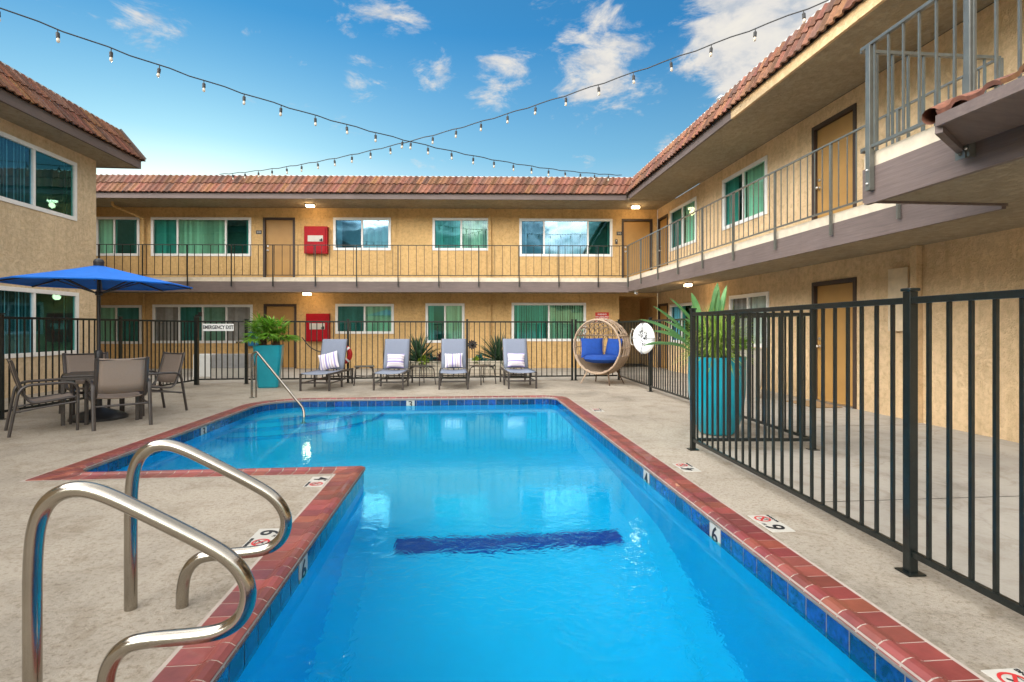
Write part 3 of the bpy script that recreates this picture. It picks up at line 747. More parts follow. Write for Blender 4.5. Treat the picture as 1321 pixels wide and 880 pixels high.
mb = MB(); mb.quad((LX0, -.70, 5.52), (.53, -.70, 5.52), (.18, -.35, 6.14), (LX0, -.35, 6.14)); mb.quad((.53, -.70, 5.52), (.53, 8, 5.52), (.18, 8, 6.14), (.18, -.35, 6.14)); mb.box(LX0, .18, -.35, 8, 6.04, 6.12)
mb.tube([(.60, -.77, 5.58), (.22, -.39, 6.19)], .05, 8)
mb.build('roof_deck', M['fascia_dark'], rf, fixn=False)
MB().box(LX0, .2, -.40, -.28, 6.15, 6.195).build('roof_flashing', M['cap'], rf)

# ------------------------------------------------------------------ railings and fences
def run(root, P, Q, zb, zt, sp, mat, pw=.02, rw=.038, rh=.03, names=('top_rail', 'bottom_rail', 'picket'), zz=0, skip=0.0):
    """a straight run of rails and pickets from P to Q (world xy)"""
    P = Vector((*P, 0)); Q = Vector((*Q, 0)); d = (Q-P).normalized(); Lg = (Q-P).length
    T = wmat(root).inverted()
    MB().bar(P+Vector((0, 0, zt)), Q+Vector((0, 0, zt)), rw, rh).build(names[0], mat, root, world=True, bevel=.003)
    MB().bar(P+Vector((0, 0, zb)), Q+Vector((0, 0, zb)), rw*.8, rh).build(names[1], mat, root, world=True, bevel=.003)
    cnt = max(1, round(Lg/sp)); ang = math.atan2(d.y, d.x)
    me = None
    for k in range(1, cnt):
        p = P+d*(Lg*k/cnt)
        if me is None:
            h = pw/2
            ob = MB().box(-h, h, -h, h, zb+rh/2, zt-rh/2).build(names[2], mat, root); me = ob
        else:
            ob = me.copy(); COL.objects.link(ob)
        ob.location = (T @ p); ob.rotation_euler = (0, 0, ang-root.rotation_euler.z)
def post(root, x, y, z0, z1, w, mat, plate=True, cap=True, ang=0):
    T = wmat(root).inverted(); h = w/2
    o = MB().box(-h, h, -h, h, z0, z1).build('post', mat, root, loc=T @ Vector((x, y, 0)), bevel=.004)
    if plate: MB().box(-.05, .05, -.05, .05, z0, z0+.008).build('base_plate', mat, o)
    if cap: MB().box(-h-.008, h+.008, -h-.008, h+.008, z1+.001, z1+.018).build('post_cap', mat, o, bevel=.005)
    return o
I = M['iron']
FZB, FZT = .115, 1.50
def fence(name, label, pts, posts, sp=.122, cat='fence', pw=.0175, first=None):
    r = thing(name, label, cat, (*pts[0], 0))
    for a, b in zip(pts, pts[1:]): run(r, a, b, FZB, FZT, sp, I, pw, .036, .036)
    for p in posts: post(r, p[0], p[1], 0.004, 1.55, .05, I)
    return r
fence('iron_fence', 'dark iron picket fence in the near right foreground beside the pool', [(2.40, .2), (2.44, 2.74), (2.51, 5.72)], [(2.40, .2), (2.44, 2.74), (2.51, 5.72)], .122)
fence('iron_fence', 'short dark iron cross run of fence beside the large round planter', [(2.55, 5.71), (3.80, 5.60)], [(3.83, 5.60)], .115)
fence('iron_fence', 'dark iron picket fence behind the planter that carries the white life ring', [(3.84, 5.64), (3.90, 11.0), (3.97, 13.55)], [(3.90, 11.0)], .125)
fence('iron_fence', 'dark iron picket fence behind the loungers at the far end', [(-5.18, 13.35), (2.74, 13.56)], [(-2.86, 13.42), (.05, 13.50), (2.74, 13.56)], .132)
fence('iron_fence', 'dark iron picket fence running along the left building', [(-7.15, 4.4), (-6.80, 8.5), (-6.36, 13.22)], [(-7.15, 4.4), (-6.80, 8.5), (-6.60, 10.9)], .125)
g = fence('iron_gate', 'dark iron gate panel behind the blue egg chair', [(2.83, 13.56), (3.93, 13.58)], [(2.83, 13.56), (3.97, 13.58)], .125, 'gate')
g = thing('iron_gate', 'dark iron gate with the EMERGENCY EXIT sign', 'gate', (-6.30, 13.24, 0))
run(g, (-6.26, 13.25), (-5.28, 13.34), .13, 1.50, .13, I, .021, .036, .036)
post(g, -6.32, 13.24, .004, 1.60, .085, I); post(g, -5.23, 13.35, .004, 1.55, .065, I)
mb = MB().box(-.10, .03, -.03, .03, 1.62, 1.66).box(-.03, .03, -.03, .03, 1.66, 1.72); mb.build('gate_closer', I, g, loc=(.06, 0, 0))
MB().box(.86, 1.02, -.06, -.02, .98, 1.03).build('gate_latch', M['steel'], g, rot=(0, 0, R(5)))
sg = thing('exit_sign', 'white EMERGENCY EXIT sign on the iron gate', 'sign', (-5.83, 13.25, 1.36), R(5))
MB().box(-.34, .34, -.012, 0, -.085, .085).build('sign_board', M['white'], sg, bevel=.003)
txt('EMERGENCY EXIT', .115, M['black'], sg, Matrix.Translation((0, -.0135, 0)) @ Matrix.Rotation(pi/2, 4, 'X'), 'lettering', .0035, .72)
# balcony railings
IL = M['iron_light']
def bkw(x, y):
    v = wmat(bb) @ Vector((x, y, 0)); return (v.x, v.y)
rb = thing('balcony_railing', 'dark slim iron railing along the far upper balcony', 'railing', (*bkw(-13, -1.38), 2.9))
run(rb, bkw(-22.5, -1.375), bkw(-.06, -1.375), 2.965, 3.89, .242, I, .014, .03, .022)
for x in (-20.3, -17.6, -16.2, -14.9, -13.55, -12.22, -10.96, -9.67, -8.41, -7.14, -5.89, -4.66, -3.41, -2.18, -.96, -.03):
    w = bkw(x, -1.375); T = wmat(rb).inverted()
    MB().box(-.014, .014, -.014, .014, 2.62, 3.885).build('post', I, rb, loc=T @ Vector((*w, 0)))
rr = thing('balcony_railing', 'iron railing along the right upper balcony and its stair landing', 'railing', (5.0, 10, 2.9))
XQ = 5.018
run(rr, (XQ, 16.19), (XQ, 4.66), 2.97, 3.89, .165, IL, .012, .032, .024)
run(rr, (XQ, 4.62), (3.63, 4.62), 2.97, 3.89, .155, IL, .018, .036, .032)
run(rr, (3.62, 4.60), (3.62, .4), 2.97, 3.89, .157, IL, .016, .036, .03)
T = wmat(rr).inverted()
for y in (16.19, 14.96, 13.6, 12.28, 10.96, 9.65, 8.28, 6.95, 5.8): MB().box(-.016, .016, -.016, .016, 2.62, 3.885).build('post', IL, rr, loc=T @ Vector((XQ-.004, y, 0)))
MB().box(-.02, .02, -.02, .02, 2.95, 3.885).build('post', IL, rr, loc=T @ Vector((XQ, 4.62, 0)))
for y in (4.50, 3.55, 2.2):
    o = MB().box(-.025, .025, -.025, .025, 2.58, 3.885).build('post', IL, rr, loc=T @ Vector((3.618, y, 0)), bevel=.003)
    MB().sphere((-.028, 0, 2.64), .012, 8, 6).sphere((-.028, 0, 2.76), .012, 8, 6).build('bolt', M['satin_metal'], o)

# tiled stair awning, upper right
aw = thing('tiled_awning', 'small clay tiled awning on a bracket under the stair landing railing', 'awning', (3.6, 3.5, 2.66))
def awp(): return wmat(aw).inverted()
ti = tiles((3.20, .5), (3.20, 3.36), (3.60, .5), (3.60, 3.55), 2.79, 2.98, .22, 1)
o = ti.build('roof_tiles', M['tile'], aw, world=True, fixn=False, smooth=50)
tc_ = MB(); tc_.tube([(3.16, 3.38, 2.79), (3.40, 3.50, 2.90), (3.60, 3.60, 2.99)], [.055, .06, .055], 12, col=(1.2, 1.3, 1.2), cap=False); tc_.build('edge_tile', M['tile'], aw, world=True, smooth=True)
mb = MB(); n0 = [(3.20, .5, 2.715), (3.20, 3.34, 2.715), (3.60, 3.58, 2.665), (3.60, .5, 2.665)]
mb.quad(*n0); mb.quad(*[(p[0], p[1], p[2]+(.05 if p[0] < 3.4 else .28)) for p in n0]); mb.quad(n0[1], n0[2], (3.60, 3.58, 2.94), (3.20, 3.34, 2.765))
mb.build('soffit_board', M['fascia_dark'], aw, world=True)
MB().bar((3.19, .5, 2.75), (3.19, 3.36, 2.75), .03, .075).build('eave_board', M['fascia'], aw, world=True)
MB().bar((3.20, 3.36, 2.70), (3.60, 3.60, 2.655), .045, .06).build('end_rafter', M['fascia'], aw, world=True)
MB().box(3.585, 3.60, 3.55, 3.63, 2.575, 2.70).sphere((3.582, 3.59, 2.61), .012, 8, 6).build('bracket', M['iron_light'], aw, world=True)

# ------------------------------------------------------------------ fixtures on the buildings
def wall_lamp(loc, rz, label):
    t = thing('ceiling_lamp', label, 'lamp', loc, rz, 'lit lamps under the eaves and balconies')
    MB().box(-.15, .15, -.07, .07, -.03, 0).build('mounting_plate', M['doorframe'], t, bevel=.004)
    MB().box(-.125, .125, -.055, .055, -.10, -.031).build('glass_shade', M['lamp'], t, bevel=.01)
    c = MB()
    for x in (-.132, -.045, .045, .132): c.box(x-.005, x+.005, -.063, -.055, -.105, -.03); c.box(x-.005, x+.005, .055, .063, -.105, -.03)
    c.box(-.137, .137, -.063, -.056, -.108, -.10); c.box(-.137, .137, .056, .063, -.108, -.10)
    c.build('cage', M['doorframe'], t)
    ld = bpy.data.lights.new('lamp_light', 'POINT'); ld.energy = 3; ld.color = (1, .66, .33); ld.shadow_soft_size = .09
    lo = bpy.data.objects.new('lamp_light', ld); COL.objects.link(lo); lo.location = (0, 0, -.2); lo.parent = t
    return t
wall_lamp((*bkw(.40, -.6), 5.33), R(-3.9), 'lit caged lamp under the roof eave at the far right corner door')
wall_lamp((*bkw(-10.1, -.6), 5.33), R(-3.9), 'lit caged lamp under the far roof eave above the upper red cabinet')
wall_lamp((*bkw(-10.2, -.6), 2.50), R(-3.9), 'lit caged lamp under the far balcony above the lower red cabinet')
wall_lamp((5.75, 13.4, 2.52), R(90), 'lit caged lamp under the right balcony beyond the tall leaves')
def on_back(name, lab, cat, x, z, grp=None): return thing(name, lab, cat, (*bkw(x, 0), z), R(-3.9), grp)
for x, z, hh, lab in ((-10.08, 4.25, .45, 'red extinguisher cabinet on the upper wall behind the balcony railing'), (-10.02, 1.36, .46, 'red extinguisher cabinet on the ground floor wall beside the door')):
    t = on_back('extinguisher_cabinet', lab, 'cabinet', x, z, 'red fire extinguisher cabinets')
    MB().box(-.38, .38, -.16, 0, -hh, hh).build('cabinet_body', M['red'], t, bevel=.01)
    d = MB().box(-.32, .32, -.178, -.161, -hh+.05, hh-.06).build('cabinet_door', M['red'], t, bevel=.006)
    MB().box(-.25, .25, -.184, -.179, -.06, .14).build('viewing_window', M['offwhite'], d)
    MB().box(.14, .22, -.20, -.185, -.04, .01).box(.19, .23, -.20, -.185, -.05, .04).build('latch', M['iron'], d)
t = on_back('warning_sign', 'small red warning sign on the wall above the egg chair', 'sign', -.58, 1.72)
MB().box(-.23, .23, -.012, 0, -.15, .15).build('sign_board', M['redsign'], t, bevel=.003)
for k, s in enumerate(('WARNING', 'NO LIFEGUARD', 'ON DUTY')):
    txt(s, .07, M['white'], t, Matrix.Translation((0, -.0135, .08-.085*k)) @ Matrix.Rotation(pi/2, 4, 'X'), 'lettering', .001, .9)
for x, s, lab in ((-12.0, '210', 'small dark number plaque beside the upper left door'), (0.0, '212', 'small dark number plaque beside the upper corner door')):
    t = on_back('number_plaque', lab, 'plaque', x, 4.52)
    MB().box(-.09, .09, -.012, 0, -.06, .06).build('plate', M['black'], t)
    txt(s, .085, M['offwhite'], t, Matrix.Translation((0, -.0135, 0)) @ Matrix.Rotation(pi/2, 4, 'X'), 'number', .002)
t = on_back('door_intercom', 'small dark intercom below the corner door plaque', 'intercom', -.10, 4.24); MB().box(-.04, .04, -.03, 0, -.08, .08).build('case', M['frame_brown'], t, bevel=.004); MB().sphere((0, -.03, .03), .018, 8, 6).build('button', M['white'], t)
t = thing('security_camera', 'small white camera at the inner corner of the balcony edge', 'camera', (5.18, 15.9, 2.49))
MB().box(-.04, .04, -.04, .04, -.02, 0).build('mount', M['white'], t); MB().tube([(0, .05, -.07), (0, -.10, -.09)], .035, 12).build('camera_body', M['white'], t, smooth=True); MB().tube([(0, -.101, -.09), (0, -.105, -.091)], .022, 12).build('lens', M['black'], t)
# low cabinets behind the gate, and the blue box
t = thing('utility_cabinet', 'low white and grey cabinets behind the exit gate', 'cabinet', (-7.0, 15.6, 0), R(-4))
MB().box(-.45, .02, -.2, .2, 0, .62).build('white_cabinet', M['white'], t, bevel=.01); b_ = MB().box(.06, 1.05, -.2, .2, .24, .62).build('grey_cabinet', M['greyplastic'], t, bevel=.01); MB().box(.06, 1.05, -.21, .2, 0, .235).build('cream_plinth', M['offwhite'], b_)
t = thing('blue_box', 'blue box mounted on the wall behind the fan palm planter', 'box', (*bkw(-12.13, 0), .75), R(-3.9))
MB().box(-.2, .2, -.25, 0, 0, .42).build('box_body', M['blueplastic'], t, bevel=.02); MB().box(-.21, .21, -.27, 0, .421, .46).build('box_lid', M['blueplastic'], t, bevel=.01)
o = MB().box(-.40, .40, -.25, .25, 0, .018).build('doormat', M['matbrown'], loc=(6.08, 8.88, .005), rot=(0, 0, R(90)), bevel=.005); tag(o, 'tan doormat at the ochre ground floor door on the right', 'doormat')

# ------------------------------------------------------------------ string lights
def string(A, B, sag, nb, first, step, label):
    A = Vector(A); B = Vector(B); t_ = thing('string_lights', label, 'string lights', tuple(A))
    def P(t): p = A.lerp(B, t); p.z -= sag*4*t*(1-t); return p-A
    MB().tube([P(k/60)+Vector((0, 0, .012*math.sin(k*2.1))) for k in range(61)], .011, 6).build('cable', M['copper_tint'], t_, smooth=True)
    proto = None
    for k in range(nb):
        t = first+step*k
        if t > .995: break
        if proto is None:
            so = MB(); so.tube([(0, 0, 0), (0, 0, -.05)], .007, 6); so.tube([(0, 0, -.05), (0, 0, -.06), (0, 0, -.13)], [.016, .026, .026], 10)
            proto = so.build('lamp_socket', M['copper_tint'], t_, smooth=True)
            bu = MB().lathe([(.001, -.132), (.015, -.134), (.019, -.150), (.024, -.172), (.021, -.192), (.011, -.203), (.001, -.205)], 12, cap=False).build('bulb', M['bulb'], proto, smooth=True); o = proto
        else:
            o = proto.copy(); COL.objects.link(o); b2 = bu.copy(); COL.objects.link(b2); b2.parent = o
        o.location = P(t)
        o.rotation_euler = (random.uniform(-.1, .1), random.uniform(-.1, .1), 0)
# wire from the left wing's ridge to the far right corner; wire from the far roof's left to the right wing's ridge
string((-8.42, 6.79, 6.22), (4.87, 16.34, 6.12), .70, 28, 3.6/25.6, 1/25.6, 'string of bulbs from the left roof to the far right corner')
string((-7.73, 17.64, 6.2), (5.42, 7.55, 6.25), .50, 28, .004, 1/24.6, 'string of bulbs from the far roof across to the right roof')

# ------------------------------------------------------------------ stainless rails
ST = M['steel']
def grab(x, y, label):
    t = thing('grab_rail', label, 'grab rail', (x, y, 0), 0, 'pool grab rails')
    P = [(0, 0), (0, .30), (0, .55), (.015, .68), (.055, .755), (.13, .79), (.22, .775), (.38, .69), (.58, .578), (.665, .52), (.715, .45), (.727, .38), (.70, .305), (.635, .262), (.54, .25), (.36, .245), (.295, .225), (.25, .165), (.236, .08), (.235, 0)]
    P = smooth_path([Vector((q[0], 0, q[1])) for q in P], 3)
    MB().tube(P, .0275, 18).build('rail_tube', ST, t, smooth=60)
    return t
def smooth_path(P, n=2):
    for _ in range(n):
        Q = [P[0]]
        for a, b in zip(P, P[1:]): Q += [a.lerp(b, .25), a.lerp(b, .75)]
        Q.append(P[-1]); P = Q
    return P
grab(-1.60, 2.72, 'curved steel grab rail farther from the camera on the left deck')
grab(-1.50, 2.00, 'curved steel grab rail nearest the camera on the left deck')
t = thing('hand_rail', 'slender steel handrail sloping into the pool steps beside the fan palm', 'handrail', (-4.10, 10.72, 0))
P = smooth_path(rnd([(0, 0, 0), (0, 0, .84), (.14, -.14, .90), (1.42, -1.50, -.02), (1.44, -1.62, -.55)], [.08, .05, .12], 5))
MB().tube(P, .021, 14).build('rail_tube', ST, t, smooth=60)
MB().tube(smooth_path(rnd([(.07, .03, 0), (.07, .03, .80), (.16, -.12, .86)], .05, 4)), .016, 12).build('second_post', ST, t, smooth=60)
MB().lathe([(.05, 0), (.05, .006), (.03, .015)], 18).build('deck_flange', ST, t, smooth=True); MB().lathe([(.05, 0), (.05, .006), (.03, .015)], 18, c=(1.44, -1.62, -.6)).build('floor_flange', ST, t, smooth=True)

# ------------------------------------------------------------------ furniture
FB = M['frame_brown']
def sheet(mb, rows, mi=0, th=.006):
    """rows: list of lists of points, gives a thin double skin"""
    nr, nc = len(rows), len(rows[0]); n0 = len(mb.v)
    for r in rows: mb.v += [tuple(p) for p in r]
    for i in range(nr-1):
        for j in range(nc-1): mb.face((n0+i*nc+j, n0+i*nc+j+1, n0+(i+1)*nc+j+1, n0+(i+1)*nc+j), mi)
    return mb
def sling(name, prof, w, mat, parent, sagx=.02, nx=8):
    """prof: (y,z) curve; sling between +-w/2"""
    mb = MB(); rows = []
    for (y, z) in prof:
        rows.append([(-w/2+w*k/nx, y, z-sagx*math.sin(pi*k/nx)) for k in range(nx+1)])
    sheet(mb, rows); o = mb.build(name, mat, parent, smooth=True, fixn=False)
    s = o.modifiers.new('thick', 'SOLIDIFY'); s.thickness = .008; s.offset = 0
    return o
def patio_chair(label, loc, rz, wide=1.0):
    t = thing('patio_chair', label, 'chair', loc, rz, 'sling chairs around the patio table')
    w = .56
    seat = [(-.27, .43), (-.24, .445), (-.05, .42), (.14, .395), (.20, .41)]
    back = [(.20, .41), (.245, .47), (.29, .60), (.34, .78), (.37, .92), (.385, .945)]
    sling('seat', seat, w-.04, M['sling_brown'], t); b = sling('backrest', back[1:], w-.04, M['sling_brown'], t, .015)
    MB().tube([(-w/2+.01, .372, .925), (w/2-.01, .372, .925)], .012, 8).build('back_top_bar', FB, b, smooth=True)
    for s in (-1, 1):
        x = s*(w/2)
        pts = [(x, -.27, .42)]+[(x, y, z) for y, z in seat[1:4]]+[(x, y, z) for y, z in back]
        MB().tube(smooth_path([Vector(p) for p in pts], 1), .017, 8, flat=1.5).build('side_rail', FB, t, smooth=True)
        xa = x+s*.035
        MB().tube(smooth_path(rnd([(xa, -.26, 0), (xa, -.27, .64), (xa, .30, .63), (xa, .40, .0)], [.13, .13], 6), 1), .018, 8, flat=1.35).build('arm_and_legs', FB, t, smooth=True)
        MB().tube([(xa, -.26, .38), (x*.97, .12, .33), (xa, .34, .30)], .013, 8).build('side_stretcher', FB, t, smooth=True)
    for y, z in ((-.245, .37), (.30, .30)): MB().tube([(-w/2-.03, y, z), (w/2+.03, y, z)], .014, 8).build('cross_bar', FB, t, smooth=True)
    return t
# facing direction of a chair is local -Y
TC = (-5.36, 8.47)
patio_chair('brown sling chair seen in profile at far left, facing right', (-5.50, 7.60, 0), R(131))
patio_chair('brown sling chair with its back to the camera, in front of the table', (-4.85, 7.95, 0), R(-140))
patio_chair('brown sling chair behind the table beside the left fence', (-5.84, 8.98, 0), R(48))
patio_chair('brown sling chair turned left at the far right of the table', (-5.02, 9.02, 0), R(-33))
t = thing('patio_table', 'square brown patio table under the blue umbrella', 'table', (*TC, 0), R(28))
MB().box(-.43, .43, -.43, .43, .66, .685).build('tabletop', FB, t, bevel=.008)
MB().box(-.44, .44, -.44, -.40, .62, .659).box(-.44, .44, .40, .44, .62, .659).box(-.44, -.40, -.40, .40, .62, .659).box(.40, .44, -.40, .40, .62, .659).build('apron', FB, t)
for a in (-1, 1):
    for b in (-1, 1): MB().box(a*.42-.022, a*.42+.022, b*.42-.022, b*.42+.022, 0, .619).build('leg', FB, t, bevel=.004)
# umbrella
um = thing('patio_umbrella', 'bright blue canvas patio umbrella standing over the table', 'umbrella', (-5.42, 8.45, 0), R(8))
MB().tube([(0, 0, .05), (0, 0, 2.27)], .024, 14).build('pole', M['darkplastic'], um, smooth=True)
bs = MB().lathe([(.36, 0), (.36, .03), (.33, .06), (.22, .11), (.10, .15), (.045, .17), (.04, .30), (.03, .31)], 28); bs.build('base', M['darkplastic'], um, smooth=30)
MB().lathe([(.03, .84), (.05, .86), (.055, .98), (.035, 1.02)], 14).build('crank_housing', M['darkplastic'], um, smooth=30)
MB().lathe([(.03, 2.26), (.065, 2.27), (.07, 2.33), (.055, 2.36), (.02, 2.38), (.001, 2.385)], 14).build('finial', M['darkplastic'], um, smooth=30)
Rr, ZR, ZT = 1.20, 2.0, 2.27
cv = MB(); ns = 8; sub = 4; rings_ = 5; rows = []
for i in range(rings_+1):
    f = i/rings_; row = []
    for k in range(ns*sub):
        a = 2*pi*k/(ns*sub)+pi/8; u = (k % sub)/sub; a0 = 2*pi*(k//sub)/ns+pi/8; a1 = a0+2*pi/ns
        p0 = Vector((math.cos(a0), math.sin(a0))); p1 = Vector((math.cos(a1), math.sin(a1))); p = p0.lerp(p1, u)*(.05+(Rr-.05)*f)
        z = ZT+(ZR-ZT)*(f**.93)-.030*math.sin(pi*u)*f*.0-.02*math.sin(pi*f)*math.sin(pi*u)
        row.append((p.x, p.y, z))
    rows.append(row)
r0 = rows[-1]; rows.append([(p[0], p[1], p[2]-.018) for p in r0])
nK = ns*sub
for r in rows: cv.v += r
for i in range(len(rows)-1):
    for k in range(nK): cv.face((i*nK+k, i*nK+(k+1) % nK, (i+1)*nK+(k+1) % nK, (i+1)*nK+k))
cn = cv.build('canopy', M['canvas'], um, smooth=20, fixn=False); s = cn.modifiers.new('thick', 'SOLIDIFY'); s.thickness = .004
for k in range(8):
    a = 2*pi*k/8+pi/8; c, s_ = math.cos(a), math.sin(a)
    rb_ = MB().bar((c*.04, s_*.04, ZT-.045), (c*(Rr-.02), s_*(Rr-.02), ZR-.025), .014, .02).build('rib', M['darkplastic'], um)
    MB().bar((c*.03, s_*.03, 1.86), (c*.66, s_*.66, (ZT+ZR)/2-.03), .012, .016).build('strut', M['darkplastic'], rb_)
MB().lathe([(.025, 1.83), (.045, 1.835), (.045, 1.89), (.025, 1.895)], 12).build('slider', M['darkplastic'], um, smooth=30)
# loungers
def lounger(label, loc, rz):
    t = thing('sun_lounger', label, 'sun lounger', loc, rz, 'grey sling loungers along the far fence')
    w = .62; zs = .38
    sling('seat', [(.0, zs-.012), (.02, zs), (.5, zs-.012), (.98, zs)], w-.05, M['sling_grey'], t, .02)
    by = [(1.0, zs+.01), (1.06, zs+.16), (1.16, zs+.42), (1.235, zs+.64), (1.27, zs+.70), (1.30, zs+.69)]
    b = sling('backrest', by, w-.05, M['sling_grey'], t, .0)
    for s in (-1, 1): MB().tube([(s*(w/2-.02), y+.012, z) for y, z in by[:-1]], .015, 8).build('back_tube', FB, b, smooth=True)
    MB().tube([(-w/2+.02, 1.285, zs+.69), (w/2-.02, 1.285, zs+.69)], .014, 8).build('back_top_bar', FB, b, smooth=True)
    for s in (-1, 1):
        x = s*w/2
        MB().box(x-.018, x+.018, .0, 1.62, zs-.045, zs-.003).build('side_rail', FB, t, bevel=.006)
        for y in (.03, .82, 1.58): MB().box(x-.02, x+.02, y-.02, y+.02, 0, zs-.046).build('leg', FB, t, bevel=.004)
        MB().box(x-.012, x+.012, .05, 1.56, .15, .175).build('lower_rail', FB, t)
    for y in (.03, .82, 1.58): MB().box(-w/2+.02, w/2-.02, y-.014, y+.014, .16, .19).build('cross_bar', FB, t)
    MB().bar((0, 1.13, zs+.24), (0, 1.5, .2), .03, .012).build('prop_arm', FB, t)
    return t
l1 = lounger('grey lounger at far left, angled, its pillow tipped and its back higher', (-3.20, 11.72, 0), R(-6))
def pillow(label, loc, rx, rz, ry, mat, w=.42, h=.40):
    mb = MB(); n = 12; 
    def P(u, v, s):
        d = (1-abs(u)**2.6)*(1-abs(v)**2.6); k = 1-.07*(1-abs(u)**2)*0
        pinch = 1-.06*(abs(u)**2*(1-v*v)+abs(v)**2*(1-u*u))*0-.07*(1-(u*u))*(v*v)*1-.07*(1-(v*v))*(u*u)*0
        return (u*w/2*(1-.07*(1-v*v)), s*.085*max(d, 0)**.55, v*h/2*(1-.07*(1-u*u)))
    for s in (-1, 1):
        n0 = len(mb.v)
        for i in range(n+1):
            for j in range(n+1): mb.v.append(P(-1+2*i/n, -1+2*j/n, s))
        for i in range(n):
            for j in range(n):
                q = (n0+i*(n+1)+j, n0+(i+1)*(n+1)+j, n0+(i+1)*(n+1)+j+1, n0+i*(n+1)+j+1); mb.face(q if s < 0 else q[::-1])
    o = mb.build('throw_pillow', mat, loc=loc, smooth=True, fixn=False); o.rotation_mode = 'XYZ'; o.rotation_euler = (rx, ry, rz); return o
PG = 'striped pillows on the loungers'
def lw_pt(loc, rz, p): v = Matrix.LocRotScale(Vector(loc), None, None) @ Matrix.Rotation(rz, 4, 'Z') @ Vector(p); return tuple(v)
def put_pillow(loc, rz, label, mat, tilt=0, w=.42, h=.36, dx=0):
    o = pillow(label, lw_pt(loc, rz, (dx, .985, .38+.20)), R(-16), rz, tilt, mat, w, h); tag(o, label, 'pillow', PG)
put_pillow((-3.20, 11.72, 0), R(-6), 'lilac striped pillow tipped to one side on the leftmost lounger', M['stripe_v'], R(-14), .46, .40, -.05)
spots = [(-1.655, 11.72, -2, 'grey lounger second from left, between the first two side tables', 'stripe_h', 'lilac pillow with level stripes on the second lounger from left', .40),
         (-.25, 11.74, 1, 'grey lounger third from left, seen straight on', 'stripe_v', 'lilac pillow with upright stripes on the third lounger from left', .42),
         (1.27, 11.76, 3, 'grey lounger nearest the egg chair', 'stripe_h', 'lilac pillow with level stripes on the lounger nearest the egg chair', .42)]
for x, y, a, lab, pm, pl, pw_ in spots:
    dup(l1, (x, y, 0), R(a), lab); put_pillow((x, y, 0), R(a), pl, M[pm], R(random.uniform(-3, 3)), pw_, .34)
def side_table(label, loc, rz):
    t = thing('side_table', label, 'side table', loc, rz, 'small side tables between the loungers')
    MB().box(-.23, .23, -.23, .23, .425, .445).build('tabletop', FB, t, bevel=.008)
    for a in (-1, 1):
        for b in (-1, 1): MB().tube(smooth_path(rnd([(a*.12, b*.12, .415), (a*.20, b*.20, .40), (a*.235, b*.235, 0)], .08, 4), 1), .012, 8).build('leg', FB, t, smooth=True)
    MB().tube([(-.20, -.20, .2), (.20, .20, .2)], .008, 6).tube([(-.20, .20, .208), (.20, -.20, .208)], .008, 6).build('brace', FB, t)
    return t
s1 = side_table('small dark side table right of the leftmost lounger', (-2.38, 12.95, 0), R(10))
dup(s1, (-1.03, 12.9, 0), R(40), 'small dark side table between the second and third loungers')
dup(s1, (.41, 12.9, 0), R(38), 'small dark side table between the third lounger and the one nearest the egg chair')

# egg chair
eg = thing('egg_chair', 'round open rattan egg chair with blue cushions in the far corner', 'egg chair', (3.27, 12.66, 0), R(-46))
Rb = .68; cz = .90; WK = M['wicker']
def sph(th, d):   # point on the sphere: plane offset d along +Y (0..Rb), angle th
    r = math.sqrt(max(Rb*Rb-d*d, 0)); return (r*math.cos(th), d, cz+r*math.sin(th))
d0 = -.22
MB().tube([sph(2*pi*k/40, d0) for k in range(40)], .022, 8, closed=True).build('opening_rim', WK, eg, smooth=True)
mb = MB()
for d in (-.10, 0, .10, .20, .30, .39, .47, .54, .60):
    mb.tube([sph(2*pi*k/36, d) for k in range(36)], .0105, 6, closed=True)
mb.build('hoop_strands', WK, eg, smooth=True)
mb = MB()
for zz in (-.28, -.02, .26, .45, .58):
    r = math.sqrt(Rb*Rb-zz*zz); a0 = math.asin(max(-1, min(1, d0/r)))
    pts = [(r*math.cos(a), r*math.sin(a), cz+zz) for a in [a0+(pi-2*a0)*k/28 for k in range(29)]]
    mb.tube(pts, .020 if zz == .26 else .009, 6)
mb.build('level_strands', WK, eg, smooth=True)
mb = MB()
for x in [i*.1 for i in range(-6, 7)]:
    r = math.sqrt(Rb*Rb-x*x); b0 = math.asin(max(-1, min(1, d0/r)))
    pts = [(x, r*math.sin(b), cz+r*math.cos(b)) for b in [b0+(pi-2*b0)*k/26 for k in range(27)]]
    mb.tube(pts, .0095, 6)
mb.build('upright_strands', WK, eg, smooth=True)
# woven lower bowl
mb = MB(); nr, nc = 9, 40; rows = []
for i in range(nr+1):
    z = -.66+(.66-.22)*i/nr; r = math.sqrt(Rb*Rb-z*z)-.006; row = []
    for k in range(nc):
        a = 2*pi*k/nc; x, y = r*math.cos(a), r*math.sin(a); row.append((x, max(y, d0), cz+z))
    rows.append(row)
for r in rows: mb.v += r
for i in range(nr):
    for k in range(nc):
        if all(rows[ii][kk][1] <= d0+1e-6 for ii in (i, i+1) for kk in (k, (k+1) % nc)): continue
        mb.face((i*nc+k, i*nc+(k+1) % nc, (i+1)*nc+(k+1) % nc, (i+1)*nc+k))
if all(p[1] > d0+1e-6 for p in rows[0]): mb.face([k for k in range(nc)])
bowl = mb.build('woven_bowl', WK, eg, smooth=True); s = bowl.modifiers.new('thick', 'SOLIDIFY'); s.thickness = .02
